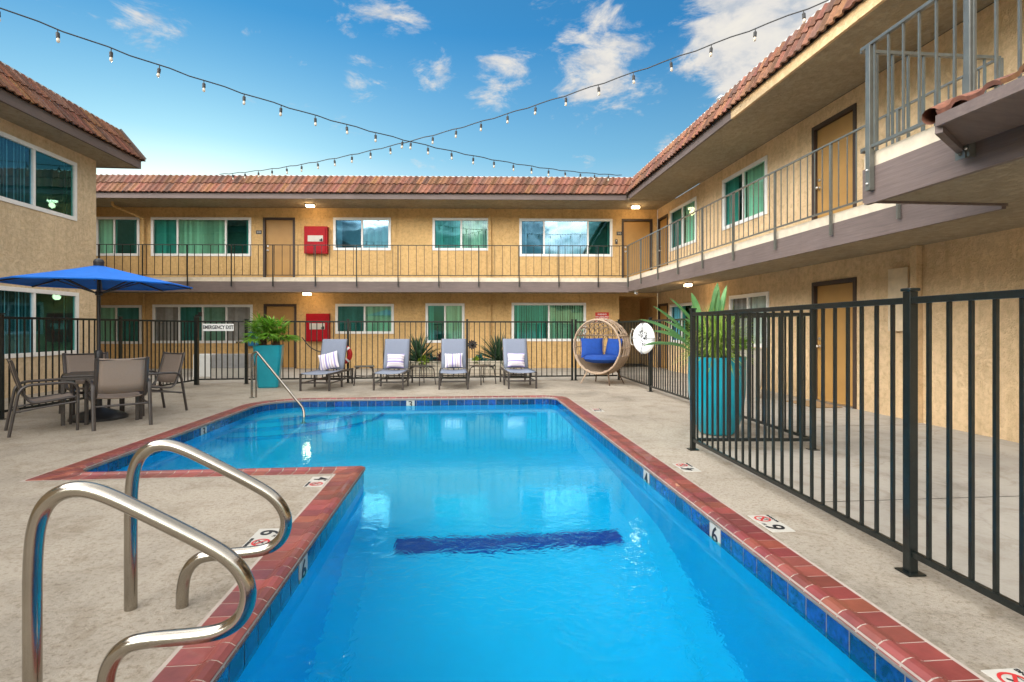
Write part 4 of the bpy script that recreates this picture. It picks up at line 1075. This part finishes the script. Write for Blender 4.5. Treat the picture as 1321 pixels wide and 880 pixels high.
# the weave: strands wound on the bowl
mb = MB()
for i in range(1, 14):
    z = -.64+.45*i/14; r = math.sqrt(Rb*Rb-z*z)+.004; a0 = math.asin(max(-1, min(1, d0/r)))
    mb.tube([(r*math.cos(a), r*math.sin(a), cz+z+.008*((k % 2)*2-1)) for k, a in enumerate([a0+(pi-2*a0)*k/44 for k in range(45)])], .010, 5)
mb.build('weave_strands', WK, bowl, smooth=True)
for sx in (-1, 1):
    for sy in (-1, 1):
        MB().tube([(sx*.28, .05+sy*.20, .33), (sx*.40, .05+sy*.34, 0)], [.022, .014], 10).build('leg', WK if sy < 0 and sx < 0 else M['bark'], eg, smooth=True)
def puff(name, c, w, d, h, rx, rz, mat, label, cat, par=None):
    mb = MB(); n = 14
    for s in (-1, 1):
        n0 = len(mb.v)
        for i in range(n+1):
            for j in range(n+1):
                u, v = -1+2*i/n, -1+2*j/n; k = max((1-abs(u)**3)*(1-abs(v)**3), 0)**.5
                mb.v.append((u*w/2*(1-.05*(1-v*v)), s*d/2*k, v*h/2*(1-.05*(1-u*u))))
        for i in range(n):
            for j in range(n):
                q = (n0+i*(n+1)+j, n0+(i+1)*(n+1)+j, n0+(i+1)*(n+1)+j+1, n0+i*(n+1)+j+1); mb.face(q if s < 0 else q[::-1])
    T = Matrix.Translation((3.27, 12.66, 0)) @ Matrix.Rotation(R(-14), 4, 'Z') @ Matrix.Translation(c); v = T.translation
    o = mb.build(name, mat, loc=tuple(v), smooth=True, fixn=False); o.rotation_euler = (rx, 0, rz); return tag(o, label, cat)
mb = MB().lathe([(.001, -.09), (.30, -.09), (.42, -.06), (.47, 0), (.45, .06), (.38, .09), (.001, .10)], 32, cap=False)
v = wmat(eg) @ Vector((0, .08, .60)); o = mb.build('seat_cushion', M['cushion'], loc=tuple(v), smooth=True); tag(o, 'round blue seat cushion lying in the egg chair', 'cushion')
puff('back_cushion', (-.22, .16, .86), .54, .20, .50, R(-16), R(-14+6), M['cushion'], 'square blue cushion leaning on the left inside the egg chair', 'cushion')
puff('back_cushion', (.30, .14, .86), .50, .20, .48, R(-14), R(-14-48), M['cushion'], 'square blue cushion leaning on the right inside the egg chair', 'cushion')

# life ring on the fence
lr = thing('life_ring', 'white life ring with a black emblem hung on the right fence', 'life ring', (3.74, 10.95, 1.13), R(-68))
def yface(): return Matrix.Rotation(pi/2, 4, 'X')
MB().lathe([(.001, -.028), (.165, -.028), (.185, -.045), (.25, -.056), (.30, -.042), (.325, 0), (.30, .042), (.25, .056), (.185, .045), (.165, .028), (.001, .028)], 40, cap=False).xform(yface()).build('ring_body', M['white'], lr, smooth=60)
for k in range(4):
    a = k*pi/2; mb = MB().box(.185, .325, -.0585, .0585, -.008, .008).box(.185, .325, -.0585, .0585, -.034, -.026)
    mb.xform(Matrix.Rotation(a, 4, 'Y')); mb.build('band', M['greyplastic'], lr)
random.seed(21); em = MB()
for k in range(44):
    a = random.uniform(0, 2*pi); r = .15*math.sqrt(random.random()); x, z = r*math.cos(a), r*1.15*math.sin(a); an = random.uniform(-1, 1)+a; l = random.uniform(.02, .055)
    p = [(x+l*(t-.5)*math.cos(an)+.012*math.sin(t*5), -.0, z+l*(t-.5)*math.sin(an)+.014*math.sin(t*3)) for t in (0, .25, .5, .75, 1)]
    em.tube([(q[0], .029, q[2]) for q in p], [.003, .008, .010, .007, .002], 6)
    em.tube([(-q[0], -.029, q[2]) for q in p], [.003, .008, .010, .007, .002], 6)
em.build('emblem', M['black'], lr)
mb = MB().tube([(-.27, 0, .15), (-.36, .0, .20), (-.42, 0, .10), (-.44, 0, -.02), (-.40, 0, -.14), (-.32, 0, -.15), (-.26, 0, -.10)], .009, 6); mb.build('grab_rope', M['rope'], lr, smooth=True)
rd = thing('life_ring', 'red life ring on the fence behind the leftmost lounger', 'life ring', (-2.98, 13.33, .70), 0)
MB().tube([(.19*math.cos(2*pi*k/32), 0, .19*math.sin(2*pi*k/32)) for k in range(32)], .055, 12, closed=True).build('ring_body', M['redrope'], rd, smooth=True)
for k in range(4):
    a = k*pi/2+pi/4; p = [(math.cos(a+s)*.19, 0, math.sin(a+s)*.19) for s in (-.12, -.04, .04, .12)]; MB().tube(p, .0575, 12).build('band', M['white'], rd, smooth=True)
MB().tube(smooth_path([Vector(p) for p in ((-.20, 0, .05), (-.45, 0, .04), (-.75, 0, .15), (-.95, 0, .42))]), .012, 6).build('rope', M['darkplastic'], rd, smooth=True)

# ------------------------------------------------------------------ planters and plants
def leaf_strip(mb, base, d, length, width, droop, nseg=6, tint=(1, 1, 1), fold=.15, up=Vector((0, 0, 1)), tipw=.02, start=.0):
    d = Vector(d).normalized(); side = d.cross(up)
    side = side.normalized() if side.length > 1e-4 else Vector((1, 0, 0))
    p = Vector(base); n0 = len(mb.v); dirv = d.copy()
    for i in range(nseg+1):
        t = i/nseg; w = width*(math.sin(pi*min(1, (t*.92+.08)))**.7)
        if i == nseg: w = width*tipw
        nn = side.cross(dirv).normalized()
        mb.v += [tuple(p-side*w/2+nn*fold*w), tuple(p), tuple(p+side*w/2+nn*fold*w)]
        dirv = (dirv+Vector((0, 0, -1))*droop/nseg).normalized(); p = p+dirv*length/nseg
    for i in range(nseg):
        a = n0+i*3; mb.face((a, a+1, a+4, a+3), 0, tint); mb.face((a+1, a+2, a+5, a+4), 0, tint)
pp = thing('square_planter', 'tall square teal planter holding the fan palm by the gate', 'planter', (-4.45, 12.62, 0), R(12))
mb = MB().lathe([(.20, 0), (.215, .02), (.235, .25), (.29, .70), (.305, .93), (.31, .96), (.28, .96), (.27, .88)], 32, sq=7, cap=False); mb.face(list(range(32))); mb.build('planter_body', M['teal'], pp, smooth=30)
MB().lathe([(.001, .88), (.272, .88)], 32, sq=7, cap=False).build('soil', M['soil'], pp)
pl = thing('fan_palm', 'bright green fan palm growing in the square teal planter', 'palm', (-4.45, 12.62, .88)); random.seed(5)
for dx, dy in ((-.13, 0), (.14, .03)):
    mb = MB().tube([(dx, dy, 0), (dx*1.05, dy, .12), (dx*1.1, dy, .24)], [.075, .085, .06], 9); mb.build('trunk', M['bark'], pl, smooth=True)
mb = MB()
for i in range(46):
    dx = -.14 if i % 2 else .15; a = random.uniform(0, 2*pi); el = random.uniform(.02, 1.25); Ls = random.uniform(.20, .42)
    d = Vector((math.cos(a)*math.cos(el), math.sin(a)*math.cos(el), math.sin(el))); b0 = Vector((dx, .02, .20)); hub = b0+d*Ls
    mb.tube([tuple(b0), tuple(hub)], .006, 4, col=(1, 1, .8))
    sd = d.cross(Vector((0, 0, 1))).normalized(); upv = sd.cross(d)
    br = random.uniform(.55, 1.4)
    for k in range(15):
        g_ = (k-7)/7*1.75; dd = d*math.cos(g_)+sd*math.sin(g_)+upv*random.uniform(-.12, .12); leaf_strip(mb, hub, dd, random.uniform(.26, .36)*(1-.25*abs(g_)/1.75), .032, .65, 3, (br*random.uniform(.8, 1.15), br, br), .3)
mb.build('fronds', M['palm'], pl, fixn=False)
p2 = thing('round_planter', 'large faceted teal planter in the recess of the right fence', 'planter', (3.20, 6.58, 0), R(9))
mb = MB().lathe([(.17, 0), (.21, .02), (.275, .14), (.32, .32), (.345, .55), (.35, .80), (.345, .985), (.315, .985), (.30, .90)], 14, cap=False); mb.face(list(range(14))); mb.build('planter_body', M['teal'], p2, smooth=18)
MB().lathe([(.001, .90), (.292, .90)], 14, cap=False).build('soil', M['soil'], p2)
bp_ = thing('bird_of_paradise', 'bird of paradise with long paddle leaves in the large teal planter', 'plant', (3.20, 6.62, .90)); random.seed(11)
mb = MB(); stm = MB()
# (direction x,y, total reach, height, leaf length)
for (dx, dy, z, lw_, dr_) in ((-.85, .15, .60, .13, .3), (-.66, .25, .72, .12, .15), (-.78, -.1, .46, .14, .35), (-.50, .1, .80, .12, .12), (-.34, -.1, .84, .11, .1), (-.22, .2, .70, .11, .1), (-.12, .1, .62, .11, .1), (.02, -.05, .90, .10, .05), (.10, .15, .98, .11, .06), (.17, .05, .94, .10, .08), (.06, .2, .78, .10, .05), (-.95, -.25, .34, .13, .4), (-.42, -.15, .56, .12, .2), (.30, .1, .66, .10, .25), (-.60, .0, .55, .12, .3)):
    tip = Vector((dx, dy, z)); b0 = Vector((random.uniform(-.1, .1), random.uniform(-.1, .1), 0)); mid = b0.lerp(tip, .5)+Vector((0, 0, .03))
    stm.tube([tuple(b0), tuple(mid)], .010, 5, col=(1, 1, 1)); c = random.uniform(.85, 1.45)
    leaf_strip(mb, mid, tip-mid, (tip-mid).length*1.15, lw_, dr_, 8, (c, c, c), .28)
mb.build('paddle_leaves', M['bop'], bp_, fixn=False); stm.build('stems', M['bop'], bp_)
fe = thing('feathery_shrub', 'feathery light green foliage filling the large teal planter', 'plant', (3.20, 6.58, .90)); mb = MB()
for i in range(950):
    a = random.uniform(0, 2*pi); el = random.uniform(-.12, 1.5); c = random.uniform(.4, 1.35)
    r = random.uniform(.02, .24); b0 = Vector((math.cos(a)*r, math.sin(a)*r, random.uniform(.05, .42)))
    d = Vector((math.cos(a)*math.cos(el), math.sin(a)*math.cos(el), math.sin(el)))
    leaf_strip(mb, b0, d, random.uniform(.22, .44), .013, random.uniform(.3, 1.4), 3, (c, c*random.uniform(.9, 1.1), c), .2)
mb.build('foliage', M['papyrus'], fe, fixn=False)
# white planter beyond the right fence
wp = thing('white_planter', 'pale planter under the right wall window beyond the fence', 'planter', (5.35, 9.95, 0)); MB().lathe([(.24, 0), (.30, .30), (.33, .93), (.35, .95), (.30, .95), (.29, .88)], 24, sq=5, cap=False).build('planter_body', M['offwhite'], wp, smooth=30); MB().lathe([(.001, .88), (.292, .88)], 24, sq=5, cap=False).build('soil', M['soil'], wp)
sh = thing('leafy_shrub', 'small bright green shrub in the pale planter beyond the fence', 'plant', (5.35, 9.95, .88)); mb = MB()
for i in range(150):
    a = random.uniform(0, 2*pi); el = random.uniform(0, 1.5); c = random.uniform(.6, 1.3); d = Vector((math.cos(a)*math.cos(el), math.sin(a)*math.cos(el), math.sin(el)))
    leaf_strip(mb, d*random.uniform(.02, .18), d, random.uniform(.12, .22), .05, .7, 3, (c, c, c), .2)
mb.build('foliage', M['palm'], sh, fixn=False)
# raised bed
bd = thing('raised_bed', 'low cream block raised planting bed behind the fence', 'raised bed', (-.15, 15.2, 0), R(-1))
mb = MB().box(-1.5, 1.40, -.5, -.40, 0, .44).box(-1.5, -1.40, -.40, .75, 0, .44).box(1.30, 1.40, -.40, .75, 0, .44).box(-1.40, 1.30, .65, .75, 0, .44); mb.build('block_wall', M['slump'], bd, bevel=.01)
MB().box(-1.40, 1.30, -.40, .65, 0, .37).build('soil', M['soil'], bd)
def spiky(label, x, y, n, ln, wd, mat, name='spiky_plant', elo=.1, dr=.5, cat='plant', z=.37, nseg=4, tw=1):
    t = thing(name, label, cat, (x, y, z)); mb = MB()
    for i in range(n):
        a = random.uniform(0, 2*pi); el = random.uniform(elo, 1.5); c = random.uniform(.5, 1.5); d = Vector((math.cos(a)*math.cos(el), math.sin(a)*math.cos(el), math.sin(el)))
        leaf_strip(mb, d*.02, d, ln*random.uniform(.7, 1.1), wd, dr, nseg, (c, c, c), .3)
    mb.build('leaves', mat, t, fixn=False); return t
random.seed(3)
spiky('dark spiky grass clump at the left end of the raised bed', -1.30, 15.1, 220, .85, .035, M['yucca'])
spiky('dark spiky grass clump at the right end of the raised bed', .95, 15.1, 230, .85, .035, M['yucca'])
spiky('lime green succulent spilling over the left of the raised bed', -1.12, 14.80, 90, .22, .09, M['lime'], 'succulent', .0, .4)
spiky('teal succulent left of the maroon one in the raised bed', -.92, 14.95, 40, .26, .07, M['tealleaf'], 'succulent', .2, .3)
spiky('maroon leaved succulent in the raised bed', -.62, 14.95, 70, .34, .10, M['maroon'], 'succulent', .2, .4)
spiky('teal succulent beside the flower ornament', .42, 14.95, 45, .26, .08, M['tealleaf'], 'succulent', .2, .3)
spiky('small lime succulent under the flower ornament', .30, 14.82, 40, .20, .08, M['lime'], 'succulent', .1, .4)
t = thing('flower_ornament', 'dark metal flower ornament on a stake in the raised bed', 'ornament', (.20, 14.92, .36))
MB().tube([(0, 0, 0), (0, 0, .50)], .010, 6).build('stake', M['doorframe'], t)
mb = MB()
for k in range(11): leaf_strip(mb, (0, 0, .52), (math.cos(2*pi*k/11), -.15, math.sin(2*pi*k/11)), .15, .07, .0, 4, (1, 1, 1), .2, Vector((0, 1, 0)))
mb.build('petals', M['doorframe'], t, fixn=False); MB().sphere((0, -.03, .52), .045, 10, 8).build('flower_centre', M['maroon'], t)

# ------------------------------------------------------------------ light, sky, camera
SUN_EL, SUN_AZ = R(4.6), R(-25)          # azimuth measured from +Y, negative to the left
sd = Vector((math.sin(SUN_AZ)*math.cos(SUN_EL), math.cos(SUN_AZ)*math.cos(SUN_EL), math.sin(SUN_EL)))
su = bpy.data.lights.new('sun', 'SUN'); su.energy = 2.0; su.angle = R(.5); su.color = (1, .80, .55)
so = bpy.data.objects.new('sun', su); COL.objects.link(so); so.rotation_euler = sd.to_track_quat('Z', 'Y').to_euler()
w = bpy.data.worlds.new('World'); sc.world = w; w.use_nodes = True; nt = w.node_tree
bg = nt.nodes['Background']; bg.inputs['Strength'].default_value = .15
sky = N(nt, 'ShaderNodeTexSky'); sky.sky_type = 'NISHITA'; sky.sun_disc = False; sky.sun_elevation = SUN_EL; sky.sun_rotation = SUN_AZ
sky.air_density = 1.0; sky.dust_density = .6; sky.ozone_density = 2.0
tc = N(nt, 'ShaderNodeTexCoord').outputs['Generated']
sp = N(nt, 'ShaderNodeSeparateXYZ'); L(nt, tc, sp.inputs[0])
# clouds: noise on the direction, squashed vertically, with added fill-light banks overhead and behind
mp = N(nt, 'ShaderNodeMapping'); mp.inputs['Scale'].default_value = (1, 1, 2.1); L(nt, tc, mp.inputs['Vector'])
nz = noise(nt, mp.outputs[0], 10, 12, .66, .35); nzb = noise(nt, mp.outputs[0], 2.1, 3, .5)
F_ = 690.0; PSI = math.atan(60.5/F_)
def pdir(x, y):
    u = (x-660.5)/F_; c, s = math.cos(PSI), math.sin(PSI); v = Vector((c*u+s, c-s*u, (423-y)/F_)); return v.normalized()
acc = None
for (x, y, r, k) in ((1015, 40, .20, 1.2), (960, 95, .11, .34), (775, 78, .14, .52), (648, 100, .09, .44), (465, 100, .06, .42), (505, 2, .08, .28), (205, 12, .09, .30), (225, 35, .05, .22), (560, 90, .06, .30), (750, 215, .06, .34), (895, 85, .08, .40), (540, 40, .06, .22), (730, 5, .10, .26), (860, 120, .06, .22), (580, 222, .05, .25), (860, 182, .04, .3), (325, 45, .03, .25), (268, 95, .04, .22)):
    d = N(nt, 'ShaderNodeVectorMath', operation='DISTANCE'); L(nt, tc, d.inputs[0]); d.inputs[1].default_value = pdir(x, y)
    mr = N(nt, 'ShaderNodeMapRange'); mr.interpolation_type = 'SMOOTHSTEP'; mr.inputs['From Min'].default_value = r; mr.inputs['From Max'].default_value = r*.15; mr.inputs['To Min'].default_value = 0; mr.inputs['To Max'].default_value = k
    L(nt, d.outputs['Value'], mr.inputs['Value'])
    if acc is None: acc = mr.outputs[0]
    else:
        ad = N(nt, 'ShaderNodeMath', operation='MAXIMUM'); L(nt, acc, ad.inputs[0]); L(nt, mr.outputs[0], ad.inputs[1]); acc = ad.outputs[0]
# added out-of-view fill light drawn as cloud bank overhead and behind the camera
def mth(op, a, b=None, c=None):
    m_ = N(nt, 'ShaderNodeMath', operation=op)
    for k, v in enumerate((a, b, c)):
        if v is None: continue
        if isinstance(v, (int, float)): m_.inputs[k].default_value = v
        else: L(nt, v, m_.inputs[k])
    return m_.outputs[0]
yc = mth('MAXIMUM', sp.outputs['Y'], -.6)
ze = mth('MULTIPLY_ADD', yc, -.35, sp.outputs['Z'])
bk = N(nt, 'ShaderNodeMapRange'); bk.interpolation_type = 'SMOOTHSTEP'; bk.inputs['From Min'].default_value = .28; bk.inputs['From Max'].default_value = .48; L(nt, ze, bk.inputs['Value']); fill_bank = bk.outputs[0]
dens = mth('MULTIPLY_ADD', nz, 2.0, mth('MAXIMUM', acc, mth('MULTIPLY', fill_bank, .62)))
fac = N(nt, 'ShaderNodeMapRange'); fac.interpolation_type = 'SMOOTHSTEP'; fac.inputs['From Min'].default_value = 1.22; fac.inputs['From Max'].default_value = 1.66; L(nt, dens, fac.inputs['Value'])
nzs = noise(nt, mp.outputs[0], 17, 8, .6, .2)
cc = ramp(nt, nzs, [(.34, (.60, .66, .74)), (.50, (.90, .88, .85)), (.66, (1.0, .96, .88))])
cs = N(nt, 'ShaderNodeVectorMath', operation='SCALE'); bh = N(nt, 'ShaderNodeMapRange'); bh.interpolation_type = 'SMOOTHSTEP'; bh.inputs['From Min'].default_value = .62; bh.inputs['From Max'].default_value = .12; bh.inputs['To Min'].default_value = 1.6; bh.inputs['To Max'].default_value = 9; L(nt, sp.outputs['Y'], bh.inputs['Value'])
bx = N(nt, 'ShaderNodeMapRange'); bx.interpolation_type = 'SMOOTHSTEP'; bx.inputs['From Min'].default_value = .5; bx.inputs['From Max'].default_value = -.9; bx.inputs['To Min'].default_value = .8; bx.inputs['To Max'].default_value = 5.2; L(nt, sp.outputs['X'], bx.inputs['Value'])
L(nt, mth('MULTIPLY_ADD', mth('MULTIPLY', fill_bank, bx.outputs[0]), mth('MULTIPLY', bh.outputs[0], mth('MAXIMUM', mth('MULTIPLY_ADD', sp.outputs['Z'], -1.35, 1.45), .12)), 2.5), cs.inputs['Scale']); L(nt, cc, cs.inputs[0])
gm_ = N(nt, 'ShaderNodeGamma'); gm_.inputs['Gamma'].default_value = .6; L(nt, sky.outputs[0], gm_.inputs['Color'])
tr = ramp(nt, sp.outputs['Z'], [(.0, (1.85, 1.72, 1.50)), (.13, (1.45, 1.50, 1.42)), (.30, (.54, 1.02, 1.28)), (.48, (.15, .66, 1.16)), (1.0, (.3, .6, .8))])
tm = N(nt, 'ShaderNodeMixRGB', blend_type='MULTIPLY'); tm.inputs['Fac'].default_value = 1; L(nt, gm_.outputs[0], tm.inputs['Color1']); L(nt, tr, tm.inputs['Color2'])
mx = N(nt, 'ShaderNodeMixRGB'); L(nt, fac.outputs[0], mx.inputs['Fac']); L(nt, tm.outputs[0], mx.inputs['Color1']); L(nt, cs.outputs[0], mx.inputs['Color2'])
L(nt, mx.outputs[0], bg.inputs['Color'])

cam = bpy.data.cameras.new('camera'); co = bpy.data.objects.new('camera', cam); COL.objects.link(co); sc.camera = co
co.location = (0, 0, 1.35); co.rotation_euler = (R(90), 0, -PSI)
cam.sensor_width = 36; cam.lens = 36*F_/1321; cam.shift_y = -17/1321; cam.clip_end = 600; cam.clip_start = .05
sc.view_settings.view_transform = 'Standard'; sc.view_settings.look = 'None'; sc.view_settings.gamma = 1; sc.view_settings.exposure = 1.22
sc.render.engine = 'CYCLES'
cy = sc.cycles; cy.use_denoising = True; cy.max_bounces = 10; cy.diffuse_bounces = 4; cy.transmission_bounces = 8; cy.transparent_max_bounces = 24; cy.sample_clamp_indirect = 8; cy.use_adaptive_sampling = True; cy.adaptive_threshold = .02
